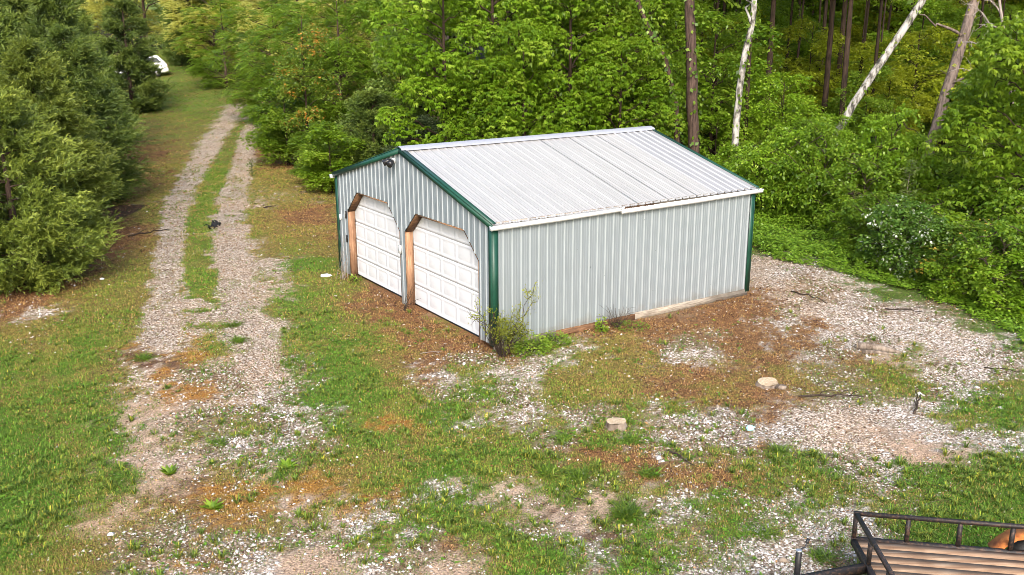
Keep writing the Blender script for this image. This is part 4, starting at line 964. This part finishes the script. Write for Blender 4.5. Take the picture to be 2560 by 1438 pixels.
# -- the dark inner wood: plain trunks with high crowns
lc = lumps(16, 3.4, 9.0, 17.0); lrr = 1.2 + .6*rng.random(16)
tm_ = tree_trunk(lc, 16.5, .125); proto('wood0', 'forest_tree', 'tree', 'dark slender trunk deep inside the wood', [('trunk', tm_, 'barkdark'), ('crown', crown_oval(lc, lrr, 110, L=.34, W=.2, per=8, twig=.9), 'lf_mid')])
lc = lumps(14, 3.0, 8.5, 15.0); lrr = 1.1 + .6*rng.random(14)
tm_ = tree_trunk(lc, 14.5, .09, (.5, .2)); proto('wood1', 'forest_tree', 'tree', 'dark slender trunk deep inside the wood', [('trunk', tm_, 'barkdark'), ('crown', crown_oval(lc, lrr, 100, L=.34, W=.2, per=8, twig=.9), 'lf_mid')])
GW = 'dark trunks inside the wood'; taken = []
def inside_wood(x, y): return y > 37 and (float(edge_d(np.array([x]), np.array([y]))[0]) > 2.5 or y > 37) and x > -2
k = 0; tries = 0
while k < 95 and tries < 6000:
    tries += 1; y = 40 + 50*rng.random()**1.15; px = 1000 + 1750*rng.random()**.8; x, _, z = P(px, y)
    if any(math.hypot(x - a, y - b_) < 1.9 for a, b_ in taken): continue
    if px < 1650 and y < 47: continue
    taken.append((x, y)); place('wood0' if rng.random() < .5 else 'wood1', 0, 0, 'dark slender trunk deep inside the wood', GW, (.7 + .7*rng.random(), .7 + .7*rng.random(), .9 + .25*rng.random()), xyz=(x, y, z), mats={'trunk': 'barkdark' if rng.random() < .7 else 'bark', 'crown': 'lf_mid'}); k += 1
# -- leafy understory between the trunks
broad('under0', 'understory_tree', 'tree', 'oval', 2.0, .5, 5.5, 22, 1500, 5.3, .07, 'lf_mid', 'barkdark', (.6, 1.0), L=.15, W=.085, per=8, twig=.5)
broad('under1', 'understory_tree', 'tree', 'oval', 2.5, 2.2, 7.6, 22, 1500, 7.4, .09, 'lf_mid', 'barkdark', (.6, 1.05), L=.16, W=.09, per=8, twig=.55)
broad('under2', 'understory_tree', 'tree', 'palm', 1.9, .4, 4.6, 20, 1500, 4.4, .06, 'lf_bright', 'barkdark', (.55, .9), L=.19, W=.075)
GU = 'leafy understory trees inside the wood'
for i in range(105):
    y = 43 + 38*rng.random()**1.1; px = 1640 + 1040*rng.random()
    mt = ['lf_deep', 'lf_mid', 'lf_bright', 'lf_yellow'][rng.choice(4, p=[.16, .36, .34, .14])]; sc = .65 + .5*rng.random()
    kind = rng.choice(3, p=[.28, .48, .24]); sc = min(sc, .55 + (y - 43)*.03 + .15*rng.random()) if y < 56 and kind != 1 else sc
    place(['under0', 'under1', 'under2'][kind], px, y, 'leafy green understory tree among the dark trunks of the wood', GU, (sc, sc, sc*.9), mats={'crown': mt})
for i in range(54):
    y = 70 + 34*rng.random(); px = 900 + 1750*rng.random(); place('under1', px, y, 'leafy tree far back in the wood', 'leafy trees closing the back of the wood', 1.5 + .4*rng.random(), mats={'crown': ['lf_mid', 'lf_yellow', 'lf_bright'][rng.integers(0, 3)]})
hero = [('under2', 1785, 40.5, .62, 'lf_bright', 'drooping leaved young tree between the brown and the white trunk'), ('under0', 1945, 41, .80, 'lf_bright', 'light layered young tree just right of the white bent trunk'),
        ('under0', 2015, 36.2, .55, 'lf_mid', 'green young tree above the shed eave on the right'), ('under2', 2205, 37.6, .66, 'lf_bright', 'bright young tree left of the thick leaning trunk'),
        ('under1', 2150, 43, .62, 'lf_mid', 'young tree under the whitish leaning trunk'), ('under0', 2070, 38, .55, 'lf_bright', 'young tree at the foot of the whitish leaning trunk'), ('under0', 2440, 38.5, .80, 'lf_mid', 'young tree right behind the thick leaning trunk'),
        ('under1', 2010, 50, .85, 'lf_yellow', 'yellow green young tree between the white trunks'), ('under1', 2360, 47, .8, 'lf_yellow', 'yellow green young tree left behind the thick leaning trunk')]
for key, px, y, s_, mt, lab in hero: place(key, px, y, lab, 'young trees at the front of the wood', s_, mats={'crown': mt})

# -- shrubs along the wood's edge
broad('shrub0', 'shrub', 'shrub', 'oval', 1.25, .25, 1.9, 24, 1300, 1.8, .03, 'lf_mid', 'twig', (.26, .52), L=.10, W=.06, per=7, twig=.30)
broad('shrub1', 'shrub', 'shrub', 'oval', 1.0, .2, 1.5, 20, 1100, 1.4, .025, 'lf_mid', 'twig', (.22, .44), L=.085, W=.055, per=7, twig=.26)
GS = 'shrubs along the edge of the wood'
for px, y, s_, mt, lab in [(1925, 33.4, 1.05, 'lf_bright', 'bright shrub beside the right eave of the shed'), (1985, 32.8, 1.0, 'lf_bright', 'leafy shrub second right of the shed corner'), (2050, 32.0, 1.15, 'lf_mid', 'arching shrub in front of the brown leaf bank'),
        (2110, 33.2, 1.25, 'lf_bright', 'tall shrub left of the pale sapling'), (2150, 30.2, .95, 'lf_mid', 'low shrub left in front of the pale sapling'), (2205, 31.6, 1.1, 'lf_bright', 'shrub left behind the pale sapling'),
        (2330, 31.2, .95, 'lf_mid', 'dark shrub at the foot of the thick leaning trunk'), (2400, 30.0, 1.1, 'lf_bright', 'shrub right of the thick leaning trunk'), (2245, 25.7, .9, 'lf_flower', 'shrub dotted with white blossom at the edge of the gravel'),
        (2300, 24.6, .72, 'lf_flower', 'smaller white blossomed shrub right of the larger one'), (2420, 23.9, 1.0, 'lf_amber', 'shrub flecked amber in front of the right hand buckeye'), (2350, 27.6, .9, 'lf_amber', 'amber flecked shrub behind the white blossomed ones'),
        (2490, 22.4, .8, 'lf_mid', 'low green shrub under the right hand buckeye'), (2550, 21.7, .85, 'lf_bright', 'bright shrub at the right edge of the photo'), (2385, 23.1, .6, 'lf_bright', 'small bright shrub at the bend of the green edge'),
        (2460, 27.2, 1.1, 'lf_bright', 'green shrub between the amber shrub and the right hand buckeye'), (2600, 25, 1.2, 'lf_mid', 'tall shrub cut off by the right edge of the photo'), (1880, 35.2, .95, 'lf_mid', 'shrub behind the right rear corner of the shed'),
        (1775, 35.6, .9, 'lf_mid', 'shrub at the foot of the big brown trunk'), (1690, 35.6, .95, 'lf_bright', 'shrub showing over the right end of the roof'), (1850, 36.2, .95, 'lf_bright', 'shrub at the foot of the white bent trunk'), (1950, 35.6, 1.2, 'lf_mid', 'taller shrub behind the right eave'), (2185, 27.4, .8, 'lf_mid', 'loose shrub left of the white blossomed ones'), (2130, 29.0, .75, 'lf_bright', 'small loose shrub where the green strip widens'),
        (2340, 25.4, .85, 'lf_lime', 'lime shrub behind the smaller white blossomed one'), (2460, 24.6, 1.1, 'lf_mid', 'tall loose shrub beneath the amber flecked one')]:
    place('shrub0' if s_ >= 1 else 'shrub1', px, y, lab, GS, (s_*1.1, s_*1.1, s_*(.8 + .95*rng.random())) if s_ >= 1 else (s_*1.3, s_*1.3, s_*(1 + .6*rng.random())), mats={'crown': mt})
# pale sapling
sp = thing('sapling', P(2255, 29.6), 'thin pale green sapling standing in front of the thick leaning trunk', 'tree'); mb = MB(); mb.tube([(0, 0, -.05), (.03, 0, .8), (.0, .02, 1.7), (.06, 0, 2.55)], [.022, .018, .012, .006], 7); cr = MB()
bz = .5 + 2.0*rng.random(46); ba = rng.random(46)*6.283; bl_ = (.25 + .55*rng.random(46))*(1.25 - bz/3)
for z, a, l_ in zip(bz, ba, bl_):
    e = np.array([math.cos(a)*l_, math.sin(a)*l_, z + .35*l_]); mb.tube(bend((.02, .01, z), e, 4, 0, .04), [.007, .006, .004, .003], 5, cap=False)
    n_ = 11; f = rng.random(n_)**.7; p_ = np.array([.02, .01, z]) + (e - np.array([.02, .01, z]))*f[:, None] + .04*rng.normal(size=(n_, 3)); cr.leaves(p_, rsphere(n_)*np.array([1, 1, .5]) + np.array([0, 0, -.2]), np.array([0, 0, 1.]) + .4*rng.normal(size=(n_, 3)), .10, .075, tint=rng.random(n_))
mb.build('trunk', M['greytwig'], sp, smooth=True); cr.build('crown', M['lf_pale'], sp, tint=True)
# right hand buckeyes
place('palm1', 2535, 27.2, 'yellow green buckeye filling the right edge of the photo', None, (1.0, 1.0, 1.0), mats={'crown': 'lf_lime'})
place('palm0', 2600, 30, 'tall yellow green buckeye behind the one at the right edge', None, (.9, .9, .85), mats={'crown': 'lf_lime'})
place('palm1', 2490, 33, 'green buckeye between the thick leaning trunk and the yellow green one', None, (.9, .9, .8), mats={'crown': 'lf_mid'})

# ------------------------------------------------------------------ small things lying about
def gpt(x, y, z=0.0): return (x, y, float(hz(x, y)) + z)
# the bush at the shed corner
bs = thing('bush', gpt(-.20, 18.74), 'wispy yellow green bush with bare twigs at the near corner of the shed', 'bush'); st = MB(); lf = MB()
for i in range(26):
    a = rng.random()*6.283; L = .50 + .75*rng.random(); e = np.array([math.cos(a)*L*.62, math.sin(a)*L*.5 - .05, L*(.62 + .5*rng.random())]); p_ = bend((.05*math.cos(a), .05*math.sin(a), -.02), e, 7, .10, .05)
    st.tube(p_, np.linspace(.012, .003, 7), 5, cap=False); bare = (math.cos(a) < -.35 and rng.random() < .7)
    for j in range(5):
        q0 = p_[rng.integers(2, 7)]; q1 = q0 + rsphere(1)[0]*.22 + np.array([0, 0, .08]); pp = bend(q0, q1, 4, 0, .08); st.tube(pp, np.linspace(.005, .002, 4), 4, cap=False)
        if not bare:
            n_ = 26; f = rng.random((n_, 1)); b0 = pp[0] + (pp[-1] - pp[0])*f + .035*rng.normal(size=(n_, 3)); lf.leaves(b0, unit(q1 - q0) + .8*rng.normal(size=(n_, 3)) + np.array([0, 0, -.1]), rsphere(n_), .055, .02, tint=np.clip(.3 + .5*q1[2]/1.2 + .2*rng.normal(size=n_), 0, 1))
    if bare:
        n_ = 14; lf.leaves(p_[-1] + .05*rng.normal(size=(n_, 3)), rsphere(n_), rsphere(n_), .05, .02, tint=.9)
st.build('stems', M['twig'], bs, smooth=True); lf.build('foliage', M['lf_olive'], bs, tint=True)
def weed(name, x, y, label, n, h, spread, L, Wd, mt, cat='weed', kind='oval'):
    t = thing(name, gpt(x, y), label, cat); mb = MB(); az = rng.random(n)*6.283; r = spread*np.sqrt(rng.random(n)); u_ = rng.random(n)
    if kind == 'blade' and name == 'grass_tuft':
        n = int(n*1.8); az = rng.random(n)*6.283; r = spread*1.9*np.sqrt(rng.random(n)); u_ = rng.random(n)**1.6*.9; ax = np.stack([np.cos(az), np.sin(az), .25 + 1.5*rng.random(n)**1.5], 1); o2 = rng.random(n)*6.283; b0 = np.stack([np.cos(o2)*r*.7, np.sin(o2)*r*.7, -.01 + 0*r], 1); mb.leaves(b0, ax, np.array([0, 0, 1.]) + .3*rng.normal(size=(n, 3)), L*(.3 + .7*rng.random(n)), .010, fold=.05, droop=.35, tint=u_)
    elif kind == 'blade':
        ax = np.stack([np.cos(az), np.sin(az), .5 + 1.2*rng.random(n)], 1); b0 = np.stack([np.cos(az)*r*.35, np.sin(az)*r*.35, -.01 + 0*r], 1); mb.leaves(b0, ax, np.array([0, 0, 1.]) + .2*rng.normal(size=(n, 3)), L*(.5 + .7*rng.random(n)), Wd, fold=.05, droop=.25, tint=u_)
    else:
        ax = np.stack([np.cos(az), np.sin(az), .3*rng.normal(size=n) + .1], 1); b0 = np.stack([np.cos(az)*r, np.sin(az)*r, h*u_*(1 - .6*(r/spread)**2)], 1); mb.leaves(b0, ax, np.array([0, 0, 1.]) + .4*rng.normal(size=(n, 3)), L*(.7 + .5*rng.random(n)), Wd, tint=np.clip(.3 + .5*u_ + .15*rng.normal(size=n), 0, 1))
        st = MB()
        for i in range(9):
            a = rng.random()*6.283; st.tube([(0, 0, -.01), (.4*spread*math.cos(a), .4*spread*math.sin(a), h*.45), (.75*spread*math.cos(a), .75*spread*math.sin(a), h*.7)], [.005, .004, .002], 5, cap=False)
        st.build('stems', M['twig'], t, smooth=True)
    mb.build('leaves', M[mt], t, tint=True); return t
weed('weed_clump', .42, 18.98, 'low bright green weeds right beside the corner bush', 700, .42, .42, .07, .042, 'lf_bright')
weed('weed_clump', .95, 19.52, 'dark green weed clump along the skirt board near the corner bush', 420, .30, .32, .06, .04, 'lf_mid')
weed('weed', 2.02, 20.30, 'single upright green weed growing against the side wall', 150, .42, .12, .07, .045, 'lf_bright')
weed('weed_clump', 2.75, 20.62, 'flat dark weeds below the damp skirt board', 300, .14, .40, .055, .03, 'lf_deep')
weed('weed', -4.24, 24.75, 'small leafy weed at the foot of the left garage door', 60, .22, .13, .09, .05, 'lf_mid')
dw = thing('dead_weed', gpt(2.42, 20.62), 'dry brown weed stalks against the side wall', 'weed'); mb = MB()
for i in range(34):
    a = rng.random()*6.283; l_ = .25 + .32*rng.random(); mb.tube(bend((.05*rng.normal(), .03*rng.normal(), 0), (.22*rng.normal(), .08*rng.normal(), l_), 4, 0, .08), [.005, .004, .003, .002], 4, cap=False)
mb.build('stems', M['twig'], dw)
tw = thing('dead_twigs', gpt(-2.62, 22.02), 'thin dead twigs leaning on the left edge of the right garage door', 'twig'); mb = MB()
for i in range(7): mb.tube(bend((.03*rng.normal(), .03*rng.normal(), 0), (.15 + .35*rng.random(), -.10*rng.random() - .1, .3 + .45*rng.random()), 6, .05, .06), np.linspace(.007, .002, 6), 4, cap=False)
mb.build('stems', M['twig'], tw)
vn = thing('dead_vine', gpt(-4.62, 25.05), 'bare grey vine climbing the left post of the left garage door', 'vine'); mb = MB()
for i in range(10): mb.tube(bend((.08*rng.normal(), .05*rng.normal() - .05, 0), (.10 + .14*rng.normal(), -.12 + .05*rng.normal(), .7 + .9*rng.random()), 7, .0, .05), np.linspace(.008, .002, 7), 4, cap=False)
mb.build('stems', M['greytwig'], vn)
for x, y, lab, n, L in [(-7.72, 18.62, 'dark green grass tuft at the left edge of the left wheel track', 150, .28), (-6.44, 20.9, 'green grass tuft on the strip between the wheel tracks', 110, .24), (-6.05, 19.75, 'wider grass tuft below the tuft between the tracks', 170, .24),
        (-4.93, 14.48, 'round olive tuft alone on the gravel drive', 120, .20), (1.62, 12.05, 'coarse spiky grass clump low in the middle foreground', 190, .40), (.55, 13.35, 'spiky grass clump left above the bare soil streak', 130, .28), (1.02, 13.25, 'spiky grass clump right above the bare soil streak', 130, .28),
        (.83, 14.6, 'dark grass tuft left of the round stump', 130, .26), (2.0, 14.55, 'dark grass tuft in front of the round stump', 130, .24), (2.12, 13.3, 'grass clump in the centre of the stony foreground', 140, .30), (3.45, 11.5, 'grass tuft on the stones left of the trailer jack', 110, .26), (4.35, 14.1, 'long grass tuft near the edge of the pale gravel', 130, .30), (4.05, 10.9, 'spiky grass tuft touching the trailer corner', 120, .30), (-3.6, 13.2, 'leafy green weed on the orange moss', 60, .2)]:
    weed('grass_tuft', x, y, lab, n, .1, .10, L, .014, 'lf_mid', 'grass tuft', 'blade')
for x, y, lab in [(-5.35, 13.4, 'flat rosette weed at the left edge of the drive'), (-3.55, 13.6, 'broad leaved rosette weed beside the orange moss'), (-4.35, 12.3, 'small rosette weed on the tan soil of the drive')]:
    weed('rosette_weed', x, y, lab, 46, .1, .09, .17, .05, 'lf_bright', 'weed', 'blade')
# sticks
def stick(name, a, b_, r, label, forks=0, m='twig', sag=.02):
    o = np.array(gpt((a[0]+b_[0])/2, (a[1]+b_[1])/2)); t = MB(); p_ = bend(np.array(gpt(*a, r*.8)) - o, np.array(gpt(*b_, r*.9 + .03)) - o, 9, sag, .018); p_[:, 2] = np.maximum(p_[:, 2], r*.6); t.tube(p_, np.linspace(r, r*.4, 9), 7, jitter=.2)
    for i in range(forks):
        q0 = p_[2 + 2*i % 7]; d = (p_[-1] - p_[0])*.3; t.tube(bend(q0, q0 + d + np.array([.12*rng.normal(), .12*rng.normal(), .05]), 5, .03, .04), np.linspace(r*.5, r*.2, 5), 5)
    ob = t.build(name, M[m]); ob.location = o; return tag(ob, label, 'stick')
stick('branch', (5.35, 16.42), (6.55, 16.35), .022, 'long black branch lying across the edge of the pale gravel', 3)
stick('branch', (7.18, 15.62), (7.62, 16.42), .026, 'dark gnarled stick on the gravel at the right', 2)
stick('stick', (7.25, 23.55), (7.78, 22.35), .022, 'dark stick beside the right rear corner of the shed', 1)
stick('stick', (9.1, 22.0), (9.9, 21.6), .018, 'small forked stick in the middle of the gravel lane', 2)
stick('stick', (9.55, 17.95), (10.1, 17.6), .013, 'thin stick on the white stones far right', 0)
stick('stick', (.92, 12.55), (1.2, 12.38), .012, 'short dark twig on bare soil in the foreground', 0)
stick('stick', (2.55, 14.15), (2.85, 13.55), .02, 'dark rotten stick in the litter right of the stump', 1)
stick('stick', (-12.6, 30.3), (-11.55, 31.3), .03, 'dark stick on brown needles beside the cedars', 1)
stick('stick', (-9.4, 35.2), (-9.0, 35.4), .03, 'short dark stick on the upper drive', 0)
stick('stick', (-1.95, 18.9), (-1.5, 18.95), .010, 'pale dry stalk in the grass in front of the shed', 0, 'greytwig')
# black scraps on the drive
db = MB()
for i in range(14):
    c = rng.normal(size=2)*np.array([.12, .2]); p_ = bend((c[0], c[1], .03), (c[0] + .22*rng.normal(), c[1] + .22*rng.normal(), .05 + .12*rng.random()), 5, .15, .12); db.tube(p_, np.linspace(.03, .012, 5), 6)
o = db.build('debris', M['black']); o.location = gpt(-10.2, 31.9); tag(o, 'tangle of black broken scraps on the grass strip of the drive', 'debris')
dp = thing('seedling', gpt(-11.75, 42.5), 'small dark upright sprig on the drive further up', 'plant'); mb = MB(); mb.tube([(0, 0, 0), (.02, 0, .3), (.0, .02, .75)], [.02, .015, .006], 6); mb.build('stem', M['twig'], dp); mb = MB(); n_ = 60; mb.leaves(np.stack([.1*rng.normal(size=n_), .1*rng.normal(size=n_), .75*rng.random(n_)], 1), rsphere(n_), rsphere(n_), .12, .05, tint=rng.random(n_)); mb.build('leaves', M['lf_cedar2'], dp, tint=True)
def crumple(name, x, y, r, label, mk, cat, flat=.5):
    mb = MB(); n1, n2 = 9, 14; V = []
    for i in range(n1):
        for j in range(n2):
            th = math.pi*i/(n1-1); ph = 2*math.pi*j/n2; rr = r*(.65 + .6*float(noise(np.array([3 + i*1.3 + x]), np.array([j*1.1 % 14 + y]), 12)[0])); V.append((rr*math.sin(th)*math.cos(ph)*1.3, rr*math.sin(th)*math.sin(ph), rr*flat*math.cos(th) + r*flat*.6))
    mb.add(V, [[i*n2 + j, i*n2 + (j+1) % n2, (i+1)*n2 + (j+1) % n2, (i+1)*n2 + j] for i in range(n1-1) for j in range(n2)]); o = mb.build(name, M[mk]); o.location = gpt(x, y); return tag(o, label, cat)
crumple('litter_scrap', -5.15, 25.25, .12, 'crumpled white scrap of litter on brown leaves left of the shed', 'paper', 'litter', .35)
crumple('plastic_scrap', 4.09, 14.98, .062, 'small pale blue plastic scrap on the stony grass', 'cyan', 'litter', .9)
crumple('litter_scrap', -11.25, 25.0, .05, 'tiny pale scrap under the rounded cedar', 'paper', 'litter', .6)
crumple('rock', 5.02, 10.72, .085, 'white rock lying in grass behind the trailer rail', 'paper', 'rock', .7)
# stumps
def stump(x, y, r, h, label, rot=0.0, tilt=(0, 0)):
    t = thing('tree_stump', gpt(x, y), label, 'stump', rz=rot); t.rotation_euler = (tilt[0], tilt[1], rot); n_ = 26; th = np.linspace(0, 6.2832, n_, endpoint=False); pr = r*(1 + .07*np.sin(th*2 + 1) + .03*np.sin(th*5) + .02*rng.normal(size=n_)); mb = MB(); V = []
    zs = [(-.08, 1.25), (.03, 1.12), (h*.6, 1.0), (h, .98)]
    for z, k in zs: V += [(pr[i]*k*math.cos(th[i]), pr[i]*k*math.sin(th[i]), z) for i in range(n_)]
    mb.add(V, [[r_*n_ + i, r_*n_ + (i+1) % n_, (r_+1)*n_ + (i+1) % n_, (r_+1)*n_ + i] for r_ in range(3) for i in range(n_)]); mb.build('bark', M['deadbark'], t)
    mb = MB(); V = [(0, 0, h + .012)] + [(pr[i]*.97*math.cos(th[i]), pr[i]*.97*math.sin(th[i]), h + .004 + .01*math.sin(3*th[i])) for i in range(n_)]; mb.add(V, None, [[0, 1 + i, 1 + (i+1) % n_] for i in range(n_)]); mb.build('cut_face', M['cutwood'], t); return t
stump(1.80, 15.10, .165, .12, 'round pale cut stump standing in the stony grass')
stump(4.93, 17.05, .20, .075, 'low flat white stump in brown grass right of the shed', .4, (.10, 0))
crumple('rock', 5.14, 16.86, .09, 'brown earth clod in front of the low flat stump', 'deadbark', 'rock', .6)
lg = thing('log', gpt(7.72, 18.98), 'short weathered log lying on bare earth at the right', 'log'); mb = MB(); mb.tube([(-.33, .12, .07), (-.1, .05, .08), (.2, -.06, .06), (.52, -.17, .02)], [.085, .09, .075, .03], 12, jitter=.25); mb.tube([(-.30, -.10, .02), (0, -.17, .03), (.36, -.28, .01)], [.05, .045, .02], 9, jitter=.3); mb.build('bark', M['deadbark'], lg)
mb = MB(); mb.tube([(-.335, .122, .07), (-.345, .125, .07)], [.083, .08], 12); mb.build('cut_face', M['cutwood'], lg)
# leaves heaped right of the stump
# the white car seen between the far cedars
cx, cy, cz = P(352, 80)
car = thing('parked_car', (cx, cy, cz), 'white car parked at the far clearing, mostly hidden by the cedars', 'car', rz=math.radians(20))
def loft(secs, name, mk, parent):
    mb = MB(); n_ = len(secs[0][1]); V = []
    for x_, pts_ in secs: V += [(x_, yy, zz) for yy, zz in pts_]
    q_ = [[r_*n_ + i, r_*n_ + (i+1) % n_, (r_+1)*n_ + (i+1) % n_, (r_+1)*n_ + i] for r_ in range(len(secs)-1) for i in range(n_)]
    mb.add(V, q_); m0 = len(secs) - 1
    for r_ in (0, m0):
        i0 = r_*n_; mb.add([V[i0 + i] for i in range(n_)], None, [[0, i, i+1] for i in range(1, n_-1)])
    return mb.build(name, M[mk], parent)
def sec(wd, zb, zt, b_=.08): return [(-wd + b_, zb), (wd - b_, zb), (wd, zb + b_), (wd, zt - b_*1.5), (wd - b_*1.5, zt), (-wd + b_*1.5, zt), (-wd, zt - b_*1.5), (-wd, zb + b_)]
loft([(-2.25, sec(.80, .42, .82)), (-2.1, sec(.90, .32, .98)), (-.9, sec(.92, .28, 1.05)), (1.2, sec(.92, .28, 1.08)), (2.05, sec(.90, .30, 1.06)), (2.2, sec(.84, .40, .95))], 'body', 'carwhite', car)
loft([(-.95, sec(.80, 1.02, 1.07)), (-.25, sec(.70, 1.02, 1.62)), (1.5, sec(.70, 1.02, 1.66)), (2.08, sec(.78, 1.02, 1.10))], 'cabin', 'carwhite', car)
for sy in (-1, 1):
    mb = MB(); mb.add([(-.62, sy*.80, 1.10), (1.75, sy*.80, 1.12), (1.42, sy*.735, 1.52), (-.20, sy*.735, 1.50)], [[0, 1, 2, 3]]); mb.build('window', M['glass'], car)
mb = MB(); mb.add([(-.93, -.68, 1.12), (-.93, .68, 1.12), (-.32, .58, 1.56), (-.32, -.58, 1.56)], [[0, 1, 2, 3]]); mb.build('windscreen', M['glass'], car)
mb = MB(); mb.add([(2.10, -.66, 1.14), (2.10, .66, 1.14), (1.63, .58, 1.58), (1.63, -.58, 1.58)], [[0, 1, 2, 3]]); mb.build('rear_window', M['glass'], car)
for sy in (-1, 1):
    mb = MB(); mb.box((2.17, sy*.72, .86), (.08, .2, .16)); mb.build('tail_light', M['redlamp'], car)
    mb = MB(); mb.box((-2.2, sy*.62, .74), (.1, .3, .13)); mb.build('headlight', M['steel'], car)
    for wx in (-1.38, 1.35):
        mb = MB(); mb.tube([(wx, sy*.70, .33), (wx, sy*.72, .33), (wx, sy*.92, .33), (wx, sy*.94, .33)], [.24, .33, .33, .24], 20); wh = mb.build('wheel', M['tyre'], car); mb = MB(); mb.tube([(wx, sy*.90, .33), (wx, sy*.945, .33)], [.20, .18], 16); mb.build('rim', M['steel'], wh)
mb = MB(); mb.box((2.22, 0, .50), (.10, 1.66, .22)); mb.build('bumper', M['grey'], car)
